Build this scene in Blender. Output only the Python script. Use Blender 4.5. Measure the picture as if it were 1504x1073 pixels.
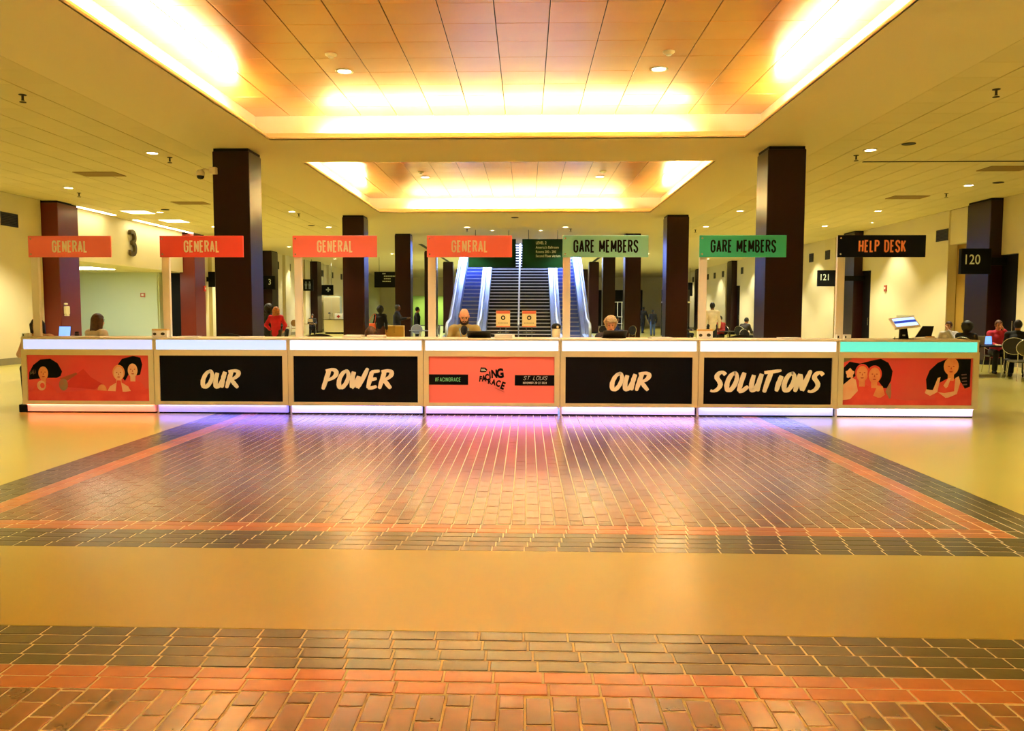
import bpy, math, random
import numpy as np
from mathutils import Vector, Matrix

random.seed(7)
for _o in list(bpy.data.objects):
    bpy.data.objects.remove(_o, do_unlink=True)
scene = bpy.context.scene
COL = scene.collection
R = math.radians
PI = math.pi

# ------------------------------------------------------------------ camera
CAM = Vector((0.4307, 0.0, 1.58))
_y, _p, _r = R(1.7224), R(3.973), R(0.1091)
_F = Vector((-math.sin(_y)*math.cos(_p), math.cos(_y)*math.cos(_p), -math.sin(_p)))
_Rt = Vector((math.cos(_y), math.sin(_y), 0))
_U = _Rt.cross(_F)
_R2 = _Rt*math.cos(_r) + _U*math.sin(_r)
_U2 = -_Rt*math.sin(_r) + _U*math.cos(_r)
cd = bpy.data.cameras.new('camera')
cd.sensor_fit = 'HORIZONTAL'
cd.sensor_width = 36.0
cd.lens = 1169.2*36/1504
cd.shift_x = 13.93/1504
cd.clip_end = 300
cam = bpy.data.objects.new('camera', cd)
COL.objects.link(cam)
m = Matrix.Identity(4)
for i in range(3):
    m[i][0], m[i][1], m[i][2], m[i][3] = _R2[i], _U2[i], -_F[i], CAM[i]
cam.matrix_world = m
scene.camera = cam

def in_view(x, y, z, pad=40):
    d = Vector((x, y, z)) - CAM
    w = d.dot(_F)
    if w < 0.3:
        return None
    u = 752 - 13.93 + 1169.2*d.dot(_R2)/w
    v = 536.5 - 1169.2*d.dot(_U2)/w
    if -pad < u < 1504 + pad and -pad < v < 1073 + pad:
        return w
    return None

# ------------------------------------------------------------------ world, exposure
world = bpy.data.worlds.new('world')
scene.world = world
world.use_nodes = True
world.node_tree.nodes['Background'].inputs[0].default_value = (1.0, 0.9, 0.75, 1)
world.node_tree.nodes['Background'].inputs[1].default_value = 0.02
vs = scene.view_settings
vs.view_transform = 'Standard'
vs.look = 'None'
vs.gamma = 1.0
vs.use_curve_mapping = False
vs.exposure = 1.52

DOWN_W = 310.0                     # warm ceiling downlights
WARM = (1.0, 0.94, 0.66)
COVE_E = 56.0                      # fluorescent tubes in the ceiling coves
COVE_C = (1.0, 1.0, 0.56)

# ------------------------------------------------------------------ materials
def lin(c):
    c = c/255.0
    return c/12.92 if c <= 0.04045 else ((c+0.055)/1.055)**2.4

def rgb(r, g, b):
    return (lin(r), lin(g), lin(b), 1)

MATS = {}
def mat(name, color, rough=0.5, metal=0.0, spec=0.5, emit=None, estr=0.0, noise=None, bump=None,
        coat=0.0, vary=0.0, trans=0.0, alpha=1.0):
    """noise=(scale, amount, colour2) ; bump=(scale, strength) ; vary = per-object brightness change"""
    if name in MATS:
        return MATS[name]
    mt = bpy.data.materials.new(name)
    mt.use_nodes = True
    nt = mt.node_tree
    b = nt.nodes['Principled BSDF']
    b.inputs['Base Color'].default_value = color
    b.inputs['Roughness'].default_value = rough
    b.inputs['Metallic'].default_value = metal
    b.inputs['Specular IOR Level'].default_value = spec
    b.inputs['Coat Weight'].default_value = coat
    b.inputs['Coat Roughness'].default_value = 0.22
    b.inputs['Transmission Weight'].default_value = trans
    b.inputs['Alpha'].default_value = alpha
    if emit:
        b.inputs['Emission Color'].default_value = emit
        b.inputs['Emission Strength'].default_value = estr
    last = None
    if noise:
        tc = nt.nodes.new('ShaderNodeTexCoord')
        n = nt.nodes.new('ShaderNodeTexNoise')
        n.inputs['Scale'].default_value = noise[0]
        n.inputs['Detail'].default_value = 6
        nt.links.new(tc.outputs['Object'], n.inputs['Vector'])
        rp = nt.nodes.new('ShaderNodeMapRange')
        rp.inputs[1].default_value = 0.3
        rp.inputs[2].default_value = 0.7
        rp.inputs[4].default_value = noise[1]
        nt.links.new(n.outputs['Fac'], rp.inputs[0])
        mx = nt.nodes.new('ShaderNodeMix')
        mx.data_type = 'RGBA'
        mx.inputs[6].default_value = color
        mx.inputs[7].default_value = noise[2]
        nt.links.new(rp.outputs[0], mx.inputs[0])
        last = mx.outputs[2]
    if vary:
        oi = nt.nodes.new('ShaderNodeObjectInfo')
        mr = nt.nodes.new('ShaderNodeMapRange')
        mr.inputs[3].default_value = 1 - vary
        mr.inputs[4].default_value = 1 + vary
        nt.links.new(oi.outputs['Random'], mr.inputs[0])
        hs = nt.nodes.new('ShaderNodeHueSaturation')
        nt.links.new(mr.outputs[0], hs.inputs['Value'])
        if last:
            nt.links.new(last, hs.inputs['Color'])
        else:
            hs.inputs['Color'].default_value = color
        last = hs.outputs['Color']
    if last:
        nt.links.new(last, b.inputs['Base Color'])
    if bump:
        tc = nt.nodes.new('ShaderNodeTexCoord')
        n = nt.nodes.new('ShaderNodeTexNoise')
        n.inputs['Scale'].default_value = bump[0]
        nt.links.new(tc.outputs['Object'], n.inputs['Vector'])
        bp = nt.nodes.new('ShaderNodeBump')
        bp.inputs['Strength'].default_value = bump[1]
        bp.inputs['Distance'].default_value = 0.01
        nt.links.new(n.outputs['Fac'], bp.inputs['Height'])
        nt.links.new(bp.outputs['Normal'], b.inputs['Normal'])
    MATS[name] = mt
    return mt

def simple(name, r, g, b, rough=0.6, **k):
    return mat(name, rgb(r, g, b), rough, **k)

M_FLOOR = mat('polished_concrete', rgb(194, 182, 86), 0.3, spec=.7, noise=(0.7, 0.35, rgb(180, 160, 68)), bump=(3.0, 0.04), coat=0.4)
M_MORTAR = mat('mortar', rgb(234, 228, 188), 0.5, noise=(9, 0.4, rgb(206, 194, 148)))
M_BRD = mat('brick_dark', rgb(80, 74, 44), 0.3, noise=(14, 0.6, rgb(60, 52, 34)), vary=0.28, bump=(40, 0.06), coat=1.0)
M_BRR = mat('brick_red', rgb(206, 128, 70), 0.32, noise=(12, 0.6, rgb(188, 102, 54)), vary=0.14, bump=(40, 0.06), coat=1.0)
M_BRF = mat('brick_field', rgb(162, 106, 74), 0.26, spec=.9, noise=(3.2, 0.85, rgb(112, 86, 56)), vary=0.28, bump=(40, 0.06), coat=1.0)
M_CEIL = mat('ceiling_plaster', rgb(222, 208, 160), 0.7)
M_TILE = mat('ceiling_tile', rgb(216, 202, 152), 0.8, vary=0.035, bump=(120, 0.1))
M_TILEBACK = mat('tile_joint', rgb(120, 100, 62), 0.9)
M_COVE = mat('cove_white', rgb(245, 238, 215), 0.6)
M_LIP = mat('cove_lip', rgb(246, 238, 196), 0.55)
M_GOLD = mat('gold_panel', rgb(216, 136, 54), 0.3, spec=0.8, coat=1.0, noise=(1.4, 0.5, rgb(204, 116, 44)), vary=0.06)
M_GOLDBACK = mat('panel_joint', rgb(60, 36, 16), 0.9)
M_WALL = mat('wall_cream', rgb(222, 210, 172), 0.7, noise=(0.8, 0.3, rgb(214, 200, 160)))
M_WALLW = mat('wall_pale_green', rgb(218, 226, 210), 0.7)
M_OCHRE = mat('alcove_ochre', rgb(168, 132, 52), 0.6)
M_BASE = mat('baseboard_grey', rgb(136, 126, 96), 0.5)
M_COL = mat('maroon_lacquer', rgb(40, 11, 7), 0.28, spec=0.35, noise=(2, 0.4, rgb(34, 9, 6)))
M_BLACK = mat('black_paint', rgb(12, 11, 12), 0.5, spec=.2)
M_DOOR = mat('door_black', rgb(14, 9, 9), 0.5, spec=.2)
M_VENT = mat('vent_dark', rgb(46, 40, 34), 0.6)
M_VENTC = mat('vent_tan', rgb(150, 120, 66), 0.7)
M_FRAME = mat('counter_cream', rgb(226, 212, 170), 0.5)
M_TOP = mat('counter_top', rgb(222, 208, 172), 0.35)
M_GRAPH = mat('print_black', rgb(8, 9, 15), 0.6, spec=0.12)
M_CORAL = mat('print_coral', rgb(255, 126, 122), 0.55)
M_PRED = mat('print_red', rgb(236, 66, 78), 0.55, noise=(1.6, 0.9, rgb(224, 92, 84)))
M_CREAMTXT = mat('print_cream', rgb(255, 246, 222), 0.6)
M_POST = mat('post_white', rgb(236, 230, 216), 0.4)
M_CHROME = mat('chrome', rgb(210, 210, 205), 0.2, metal=1.0)
M_STEEL = mat('brushed_steel', rgb(188, 200, 224), 0.3, metal=0.75)
M_PAPER = mat('paper_white', rgb(238, 234, 224), 0.7)
M_SKIN1 = mat('skin_light', rgb(226, 164, 126), 0.5)
M_SKIN2 = mat('skin_mid', rgb(176, 116, 80), 0.5)
M_SKIN3 = mat('skin_dark', rgb(104, 64, 44), 0.5)
M_LENS = mat('lamp_lens', rgb(255, 240, 210), 0.4, emit=(1, 0.86, 0.6, 1), estr=14.0)
M_TRIM = mat('lamp_trim', rgb(232, 220, 186), 0.4)
M_TUBE = mat('cove_tube', rgb(255, 245, 220), 0.4, emit=COVE_C + (1,), estr=COVE_E)
M_GLASS = mat('clear_glass', rgb(225, 235, 245), 0.05, trans=0.9)

# ------------------------------------------------------------------ mesh helpers
class MB:
    def __init__(s):
        s.v, s.f, s.sm = [], [], []
    def add(s, vs_, fs, smooth=False):
        o = len(s.v)
        s.v += [tuple(p) for p in vs_]
        s.f += [tuple(i+o for i in f) for f in fs]
        s.sm += [smooth]*len(fs)
        return s
    def box(s, x0, x1, y0, y1, z0, z1):
        return s.add([(x0,y0,z0),(x1,y0,z0),(x1,y1,z0),(x0,y1,z0),(x0,y0,z1),(x1,y0,z1),(x1,y1,z1),(x0,y1,z1)],
                     [(0,3,2,1),(4,5,6,7),(0,1,5,4),(1,2,6,5),(2,3,7,6),(3,0,4,7)])
    def bbox(s, x0, x1, y0, y1, z0, z1, b=0.01):
        """box with chamfered edges"""
        b = min(b, (x1-x0)/2.01, (y1-y0)/2.01, (z1-z0)/2.01)
        pts, X, Y, Z = [], (x0, x1), (y0, y1), (z0, z1)
        idx = {}
        for i in (0, 1):
            for j in (0, 1):
                for k in (0, 1):
                    sx, sy, sz = (1, -1)[i], (1, -1)[j], (1, -1)[k]
                    for a in range(3):
                        p = [X[i]+sx*b, Y[j]+sy*b, Z[k]+sz*b]
                        p[a] = (X[i], Y[j], Z[k])[a]
                        idx[(i, j, k, a)] = len(pts)
                        pts.append(p)
        fs = []
        for i in (0, 1):
            q = [idx[(i, 0, 0, 0)], idx[(i, 1, 0, 0)], idx[(i, 1, 1, 0)], idx[(i, 0, 1, 0)]]
            fs.append(q if i else q[::-1])
            q = [idx[(0, i, 0, 1)], idx[(1, i, 0, 1)], idx[(1, i, 1, 1)], idx[(0, i, 1, 1)]]
            fs.append(q[::-1] if i else q)
            q = [idx[(0, 0, i, 2)], idx[(1, 0, i, 2)], idx[(1, 1, i, 2)], idx[(0, 1, i, 2)]]
            fs.append(q if i else q[::-1])
        for i in (0, 1):
            for j in (0, 1):
                fs.append([idx[(i,j,0,0)], idx[(i,j,1,0)], idx[(i,j,1,1)], idx[(i,j,0,1)]])
                fs.append([idx[(i,0,j,0)], idx[(i,1,j,0)], idx[(i,1,j,2)], idx[(i,0,j,2)]])
                fs.append([idx[(0,i,j,1)], idx[(1,i,j,1)], idx[(1,i,j,2)], idx[(0,i,j,2)]])
                for k in (0, 1):
                    fs.append([idx[(i,j,k,0)], idx[(i,j,k,1)], idx[(i,j,k,2)]])
        return s.add(pts, fs)
    def tube(s, path, r, n=8, caps=True, smooth=True):
        """path of points, r number or list"""
        P = [Vector(p) for p in path]
        rr = r if isinstance(r, (list, tuple)) else [r]*len(P)
        rings, up = [], None
        for i, p in enumerate(P):
            t = (P[min(i+1, len(P)-1)] - P[max(i-1, 0)]).normalized()
            if up is None:
                up = Vector((0, 0, 1)) if abs(t.z) < 0.9 else Vector((0, 1, 0))
            a = t.cross(up).normalized()
            b = a.cross(t).normalized()
            up = b
            rings.append([p + a*math.cos(2*PI*k/n)*rr[i] + b*math.sin(2*PI*k/n)*rr[i] for k in range(n)])
        vs_ = [q for g in rings for q in g]
        fs = []
        for i in range(len(P)-1):
            for k in range(n):
                fs.append((i*n+k, i*n+(k+1) % n, (i+1)*n+(k+1) % n, (i+1)*n+k))
        s.add(vs_, fs, smooth)
        if caps:
            s.add(rings[0], [tuple(range(n))[::-1]])
            s.add(rings[-1], [tuple(range(n))])
        return s
    def lathe(s, prof, c=(0, 0, 0), n=20, smooth=True):
        vs_, fs = [], []
        for (r, z) in prof:
            for k in range(n):
                a = 2*PI*k/n
                vs_.append((c[0]+r*math.cos(a), c[1]+r*math.sin(a), c[2]+z))
        for i in range(len(prof)-1):
            for k in range(n):
                fs.append((i*n+k, i*n+(k+1) % n, (i+1)*n+(k+1) % n, (i+1)*n+k))
        return s.add(vs_, fs, smooth)
    def prism(s, pts, axis, a0, a1, smooth=False):
        """polygon in a plane extruded along axis ('x','y','z'); pts 2D in the other two axes in order"""
        n = len(pts)
        def mk(p, a):
            return {'x': (a, p[0], p[1]), 'y': (p[0], a, p[1]), 'z': (p[0], p[1], a)}[axis]
        vs_ = [mk(p, a0) for p in pts] + [mk(p, a1) for p in pts]
        fs = [tuple(range(n))[::-1], tuple(range(n, 2*n))] + [(k, (k+1) % n, n+(k+1) % n, n+k) for k in range(n)]
        return s.add(vs_, fs, smooth)
    def ell(s, c, rx, ry, rz, nu=14, nv=10, warp=None):
        vs_, fs = [], []
        for i in range(nv+1):
            ph = PI*i/nv
            for k in range(nu):
                a = 2*PI*k/nu
                p = Vector((math.sin(ph)*math.cos(a), math.sin(ph)*math.sin(a), math.cos(ph)))
                w = warp(p) if warp else 1.0
                vs_.append((c[0]+p.x*rx*w, c[1]+p.y*ry*w, c[2]+p.z*rz*w))
        for i in range(nv):
            for k in range(nu):
                fs.append((i*nu+k, (i+1)*nu+k, (i+1)*nu+(k+1) % nu, i*nu+(k+1) % nu))
        return s.add(vs_, fs, True)
    def xf(s, M):
        s.v = [tuple(M @ Vector(p)) for p in s.v]
        return s
    def mesh(s, name):
        me = bpy.data.meshes.new(name)
        me.from_pydata(s.v, [], s.f)
        me.polygons.foreach_set('use_smooth', s.sm)
        me.validate()
        me.update()
        return me
    def build(s, name, material, parent=None, loc=None):
        return link(name, s.mesh(name), material, parent, loc)

def link(name, me, material, parent=None, loc=None):
    if material and not me.materials:
        me.materials.append(material)
    o = bpy.data.objects.new(name, me)
    COL.objects.link(o)
    if parent:
        o.parent = parent
    if loc:
        o.location = loc
    return o

def tag(o, label, cat=None, group=None, kind=None):
    if label:
        o['label'] = label
    if cat:
        o['category'] = cat
    if group:
        o['group'] = group
    if kind:
        o['kind'] = kind
    return o

def thing(name, label, cat, loc=(0, 0, 0), rz=0.0, group=None):
    e = bpy.data.objects.new(name, None)
    COL.objects.link(e)
    e.empty_display_size = 0.1
    e.location = loc
    e.rotation_euler = (0, 0, rz)
    return tag(e, label, cat, group)

def struct(o, label=None, cat='structure'):
    o['kind'] = 'structure'
    o['category'] = cat
    if label:
        o['label'] = label
    return o

def sstruct(name, label, cat):
    e = bpy.data.objects.new(name, None)
    COL.objects.link(e)
    return struct(e, label, cat)

def copy_tree(o, parent=None):
    c = o.copy()
    COL.objects.link(c)
    c.parent = parent
    for ch in o.children:
        copy_tree(ch, c)
    return c

TEXTS = []
def text(name, body, material, parent, loc, size, sx=1.0, rot=(PI/2, 0, 0), align='CENTER', bold=0.0, ext=0.002, shear=0.0, spacing=1.0):
    cu = bpy.data.curves.new(name, 'FONT')
    cu.body = body
    cu.size = size
    cu.align_x = align
    cu.align_y = 'CENTER'
    cu.offset = bold
    cu.extrude = ext
    cu.shear = shear
    cu.space_character = spacing
    cu.resolution_u = 3
    o = bpy.data.objects.new(name, cu)
    COL.objects.link(o)
    cu.materials.append(material)
    o.parent = parent
    o.location = loc
    o.rotation_euler = rot
    o.scale = (sx, 1, 1)
    TEXTS.append(o)
    return o

def flush_texts():
    dg = bpy.context.evaluated_depsgraph_get()
    new = []
    for o in TEXTS:
        me = bpy.data.meshes.new_from_object(o.evaluated_get(dg))
        new.append((o, me))
    for o, me in new:
        nm, pa, lc, rt, sc, mt = o.name, o.parent, o.location.copy(), o.rotation_euler.copy(), o.scale.copy(), o.data.materials[0]
        bpy.data.objects.remove(o, do_unlink=True)
        n = link('lettering', me, mt, pa, lc)
        if not n.data.materials:
            n.data.materials.append(mt)
        n.rotation_euler = rt
        n.scale = sc
    TEXTS.clear()

# ------------------------------------------------------------------ lamps
def spot(loc, watts, color=WARM, angle=104, blend=0.55, rad=0.09, aim=None):
    l = bpy.data.lights.new('downlight_beam', 'SPOT')
    l.energy = watts
    l.color = color
    l.spot_size = R(angle)
    l.spot_blend = blend
    l.shadow_soft_size = rad
    o = bpy.data.objects.new('downlight_beam', l)
    COL.objects.link(o)
    o.location = loc
    if aim:
        o.rotation_euler = (Vector(aim)-Vector(loc)).to_track_quat('-Z', 'Y').to_euler()
    return o

# ================================================================== STRUCTURE
ZC = 4.87            # ceiling height
CH = 4.58            # half width of the ceiling coffers
XW = 14.3            # side walls
Y0, Y1 = -9.0, 80.0  # hall length
BX = 4.30            # half width of brick inlays
FAR = (5.14, 15.2)   # brick inlay under the counter
NEAR = (-5.2, 3.82)  # brick inlay in front
BL, BW, BJ = 0.2146, 0.1073, 0.010

# floor
fl = MB()
zb = -0.12
fl.box(-XW-12, -BX, Y0, Y1, zb, 0)
fl.box(BX, XW+2, Y0, Y1, zb, 0)
fl.box(-BX, BX, Y0, NEAR[0], zb, 0)
fl.box(-BX, BX, NEAR[1], FAR[0], zb, 0)
fl.box(-BX, BX, FAR[1], Y1, zb, 0)
struct(fl.build('floor', M_FLOOR), 'polished golden concrete floor between the brick inlays', 'floor')

def brick_layout(y0, y1):
    out = []
    def row_x(yc, xa, xb, kind, off):
        x = xa - off
        while x < xb - 1e-4:
            a, b = max(x, xa), min(x+BL, xb)
            if b - a > 0.03:
                out.append(((a+b)/2, yc, b-a, BW, kind))
            x += BL
    def row_y(xc, ya, yb, kind, off):
        y = ya - off
        while y < yb - 1e-4:
            a, b = max(y, ya), min(y+BL, yb)
            if b - a > 0.03:
                out.append((xc, (a+b)/2, BW, b-a, kind))
            y += BL
    for r in range(6):
        kind = 0 if r < 4 else 1
        o = (r*0.4 % 1)*BL
        xa, xb, ya, yb = -BX+r*BW, BX-r*BW, y0+r*BW, y1-r*BW
        row_x(ya+BW/2, xa, xb, kind, o)
        row_x(yb-BW/2, xa, xb, kind, o)
        row_y(xa+BW/2, ya+BW, yb-BW, kind, o)
        row_y(xb-BW/2, ya+BW, yb-BW, kind, o)
    d = 6*BW
    n = int(round((2*BX-2*d)/BW))
    w = (2*BX-2*d)/n
    for i in range(n):
        xc = -BX+d+(i+0.5)*w
        y = y0+d-((i*0.5 + 0.07*math.sin(i*7.3)) % 1)*BL
        while y < y1-d-1e-4:
            a, b = max(y, y0+d), min(y+BL, y1-d)
            if b-a > 0.02:
                out.append((xc, (a+b)/2, w, b-a, 2))
            y += BL
    return out

def brick_mesh(w, l, mt, cache={}):
    k = (round(w, 3), round(l, 3), mt.name)
    if k not in cache:
        me = MB().bbox(-w/2+BJ/2, w/2-BJ/2, -l/2+BJ/2, l/2-BJ/2, -0.045, 0.0, 0.0025).mesh('brick')
        me.materials.append(mt)
        cache[k] = me
    return cache[k]

def brick_inlay(name, label, y0, y1):
    p = sstruct(name, label, 'floor')
    MB().box(-BX, BX, y0, y1, zb, -0.003).build('mortar_bed', M_MORTAR, p)
    bm = (M_BRD, M_BRR, M_BRF)
    near, rest = [], [[], [], []]
    for b in brick_layout(y0, y1):
        w = in_view(b[0], b[1], 0, 30)
        near.append((w if w else 999, b))
    near.sort(key=lambda t: t[0])
    for i, (w, b) in enumerate(near):
        if i < 300 and w < 900:
            o = link('brick', brick_mesh(b[2], b[3], bm[b[4]]), None, p, (b[0], b[1], random.uniform(-.0008, .0006)))
        else:
            rest[b[4]].append(b)
    for k in range(3):
        # the remaining bricks: every brick its own little block, shade varied with a colour attribute
        V, Fc, cols = [], [], []
        for (x, y, w, l, kk) in rest[k]:
            o = len(V)
            x0, x1, ya, yb = x-w/2+BJ/2, x+w/2-BJ/2, y-l/2+BJ/2, y+l/2-BJ/2
            z = random.uniform(-.0008, .0006)
            V += [(x0,ya,-.02),(x1,ya,-.02),(x1,yb,-.02),(x0,yb,-.02),(x0,ya,z),(x1,ya,z),(x1,yb,z),(x0,yb,z)]
            Fc += [(o+4,o+5,o+6,o+7),(o,o+1,o+5,o+4),(o+1,o+2,o+6,o+5),(o+2,o+3,o+7,o+6),(o+3,o,o+4,o+7)]
            cols += [random.random()]*5
        me = bpy.data.meshes.new('brick_rest')
        me.from_pydata(V, [], Fc)
        at = me.attributes.new('shade', 'FLOAT', 'FACE')
        at.data.foreach_set('value', cols)
        o = link(('dark_brick_border', 'red_brick_border', 'brick_field')[k], me, brick_stuff_mat(bm[k]), p)
        o['kind'] = 'stuff'
    return p

def brick_stuff_mat(src, cache={}):
    if src.name in cache:
        return cache[src.name]
    mt = src.copy()
    mt.name = src.name + '_many'
    nt = mt.node_tree
    oi = [n for n in nt.nodes if n.type == 'OBJECT_INFO'][0]
    mr = [n for n in nt.nodes if n.type == 'MAP_RANGE' and n.inputs[0].is_linked and n.inputs[0].links[0].from_node == oi][0]
    a = nt.nodes.new('ShaderNodeAttribute')
    a.attribute_name = 'shade'
    nt.links.new(a.outputs['Fac'], mr.inputs[0])
    cache[src.name] = mt
    return mt

brick_inlay('floor_brick_far', 'red and dark brick inlay in front of the long counter', *FAR)
brick_inlay('floor_brick_near', 'brick inlay with dark and orange border at the lower edge of the picture', *NEAR)

# ceiling with coffers: (y0, y1)
COFFERS = [(-5.15, 4.10), (6.35, 15.60), (17.95, 27.20)]
TX = 6.42            # tiles begin here
REC = 0.42           # cove recess behind the lip
ZT = 5.42            # coffer ceiling
LIPZ = 0.15
OPX = (-3.55, 3.68)  # atrium opening
OPY = (39.9, 62.0)
ce = MB()
t = 0.05
ce.box(-TX, -CH, Y0, 36.5, ZC, ZC+t)
ce.box(CH, TX, Y0, 36.5, ZC, ZC+t)
ys = [Y0] + [q for c in COFFERS for q in c] + [36.5]
for i in range(0, len(ys), 2):
    ce.box(-CH, CH, ys[i], ys[i+1], ZC, ZC+t)
ce.box(-XW-.3, XW+.3, 36.5, OPY[0], ZC, ZC+t)
ce.box(-XW-.3, OPX[0], OPY[0], OPY[1], ZC, ZC+t)
ce.box(OPX[1], XW+.3, OPY[0], OPY[1], ZC, ZC+t)
ce.box(-XW-.3, XW+.3, OPY[1], Y1+.3, ZC, ZC+t)
struct(ce.build('ceiling', M_CEIL), 'flat cream plaster ceiling around the lit coffers', 'ceiling')

def tiles(name, sgn, label):
    p = sstruct(name, label, 'ceiling')
    s = 0.69
    MB().box(min(sgn*TX, sgn*(XW+.3)), max(sgn*TX, sgn*(XW+.3)), Y0, 36.5, ZC+.012, ZC+.06).build('tile_backing', M_TILEBACK, p)
    lst = []
    nx = int(math.ceil((XW-TX)/s))
    y = Y0
    while y < 36.5:
        for i in range(nx):
            x0 = TX + i*s
            x1 = min(x0+s, XW)
            y1 = min(y+s, 36.5)
            cx, cy = sgn*(x0+x1)/2, (y+y1)/2
            w = in_view(cx, cy, ZC, 30)
            lst.append((w if w else 999, cx, cy, x1-x0, y1-y))
        y += s
    lst.sort()
    cache = {}
    rest = MB()
    for i, (w, cx, cy, sx, sy) in enumerate(lst):
        g = 0.009
        if i < 300 and w < 900:
            k = (round(sx, 3), round(sy, 3))
            if k not in cache:
                me = MB().bbox(-sx/2+g, sx/2-g, -sy/2+g/3, sy/2-g/3, 0, 0.02, 0.003).mesh('ceiling_tile')
                me.materials.append(M_TILE)
                cache[k] = me
            link('ceiling_tile', cache[k], None, p, (cx, cy, ZC + random.uniform(0, .0015)))
        else:
            rest.box(cx-sx/2+g, cx+sx/2-g, cy-sy/2+g/3, cy+sy/2-g/3, ZC, ZC+.02)
    o = rest.build('far_tiles', M_TILE, p)
    o['kind'] = 'stuff'
tiles('ceiling_left', -1, 'tiled ceiling over the left aisle')
tiles('ceiling_right', 1, 'tiled ceiling over the right aisle')

def coffer(idx, y0, y1, label):
    p = sstruct('ceiling_coffer', label, 'ceiling')
    xi, yi0, yi1 = CH+REC, y0-REC, y1+REC
    # sloped lip around the opening
    lip = MB()
    a, b = 0.0, 0.10
    o_ = [(-CH, y0), (CH, y0), (CH, y1), (-CH, y1)]
    q_ = [(-CH-b, y0-b), (CH+b, y0-b), (CH+b, y1+b), (-CH-b, y1+b)]
    q2 = [(-CH-b-.03, y0-b-.03), (CH+b+.03, y0-b-.03), (CH+b+.03, y1+b+.03), (-CH-b-.03, y1+b+.03)]
    vs_ = [(x, y, ZC) for x, y in o_] + [(x, y, ZC+.02) for x, y in o_] + [(x, y, ZC+LIPZ) for x, y in q_] + [(x, y, ZC+LIPZ) for x, y in q2] + [(x, y, ZC+.05) for x, y in q2]
    fs = []
    for lv in range(4):
        for k in range(4):
            fs.append((lv*4+k, lv*4+(k+1) % 4, (lv+1)*4+(k+1) % 4, (lv+1)*4+k))
    lip.add(vs_, fs)
    lip.build('cove_lip', M_LIP, p)
    # trough floor and upright cove walls
    w = MB()
    e = 0.04
    w.box(-xi, -CH-.10, yi0, yi1, ZC+.051, ZC+.06)
    w.box(CH+.10, xi, yi0, yi1, ZC+.051, ZC+.06)
    w.box(-CH-.1, CH+.1, yi0, y0-.1, ZC+.051, ZC+.06)
    w.box(-CH-.1, CH+.1, y1+.1, yi1, ZC+.051, ZC+.06)
    w.box(-xi-e, -xi, yi0-e, yi1+e, ZC+.05, ZT+.1)
    w.box(xi, xi+e, yi0-e, yi1+e, ZC+.05, ZT+.1)
    w.box(-xi, xi, yi0-e, yi0, ZC+.05, ZT+.1)
    w.box(-xi, xi, yi1, yi1+e, ZC+.05, ZT+.1)
    w.build('cove_wall', M_COVE, p)
    MB().box(-xi-e, xi+e, yi0-e, yi1+e, ZT+.02, ZT+.1).build('panel_backing', M_GOLDBACK, p)
    n = 14
    sx, sy = 2*xi/n, (yi1-yi0)/n
    me = MB().bbox(-sx/2+.007, sx/2-.007, -sy/2+.003, sy/2-.003, 0, .018, .003).mesh('ceiling_panel')
    me.materials.append(M_GOLD)
    for i in range(n):
        for j in range(n):
            link('ceiling_panel', me, None, p, (-xi+(i+.5)*sx, yi0+(j+.5)*sy, ZT + random.uniform(0, .002)))
    # fluorescent tubes lying in the trough, stopping short of the corners
    zt = ZC+.085
    gap = 1.0
    for (ax, ay, bx_, by) in ((-CH-.28, y0+gap, -CH-.28, y1-gap), (CH+.28, y0+gap, CH+.28, y1-gap),
                              (-CH+gap, y1+.28, CH-gap, y1+.28), (-CH+gap, y0-.28, CH-gap, y0-.28)):
        k = 6
        for q in range(k):
            f0, f1 = q/k+.004, (q+1)/k-.004
            MB().tube([(ax+(bx_-ax)*f0, ay+(by-ay)*f0, zt), (ax+(bx_-ax)*f1, ay+(by-ay)*f1, zt)], .019, 8).build('cove_tube', M_TUBE, p)
coffer(0, *COFFERS[0], 'lit ceiling coffer above the near brick inlay')
coffer(1, *COFFERS[1], 'large orange panelled ceiling coffer at the top of the picture')
coffer(2, *COFFERS[2], 'smaller looking ceiling coffer beyond the two front columns')

# unseen outer roof, added so the sky stays out
rf = MB()
rf.box(-XW-13, XW+3, Y0-.5, OPY[0]+3.0, ZT+.4, ZT+.5)
rf.box(-XW-13, OPX[0], OPY[0]+3.0, Y1+.5, ZT+.4, ZT+.5)
rf.box(OPX[1], XW+3, OPY[0]+3.0, Y1+.5, ZT+.4, ZT+.5)
rf.box(OPX[0], OPX[1], OPY[1], Y1+.5, ZT+.4, ZT+.5)
struct(rf.build('roof_slab', M_CEIL), 'concrete floor slab above the ceiling', 'ceiling')
# atrium shaft above the stairs with daylight from a skylight
at = MB()
at.box(OPX[0]-.2, OPX[0], OPY[0], OPY[1], ZC, 11)
at.box(OPX[1], OPX[1]+.2, OPY[0], OPY[1], ZC, 11)
at.box(OPX[0]-.2, OPX[1]+.2, OPY[1], OPY[1]+.2, ZC, 11)
at.box(OPX[0]-.2, OPX[1]+.2, OPY[0]-.2, OPY[0], ZC+.05, 11)
struct(at.build('wall_atrium', mat('atrium_white', rgb(226, 230, 240), 0.6)), 'white upper walls of the stair opening', 'wall')
sk = MB().box(OPX[0]-.2, OPX[1]+.2, OPY[0]-.2, OPY[1]+.2, 11, 11.05)
struct(sk.build('window_1', mat('skylight', rgb(200, 215, 255), 0.4, emit=(0.58, 0.71, 1.0, 1), estr=7.5)), 'skylight over the stairs', 'window')

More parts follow.
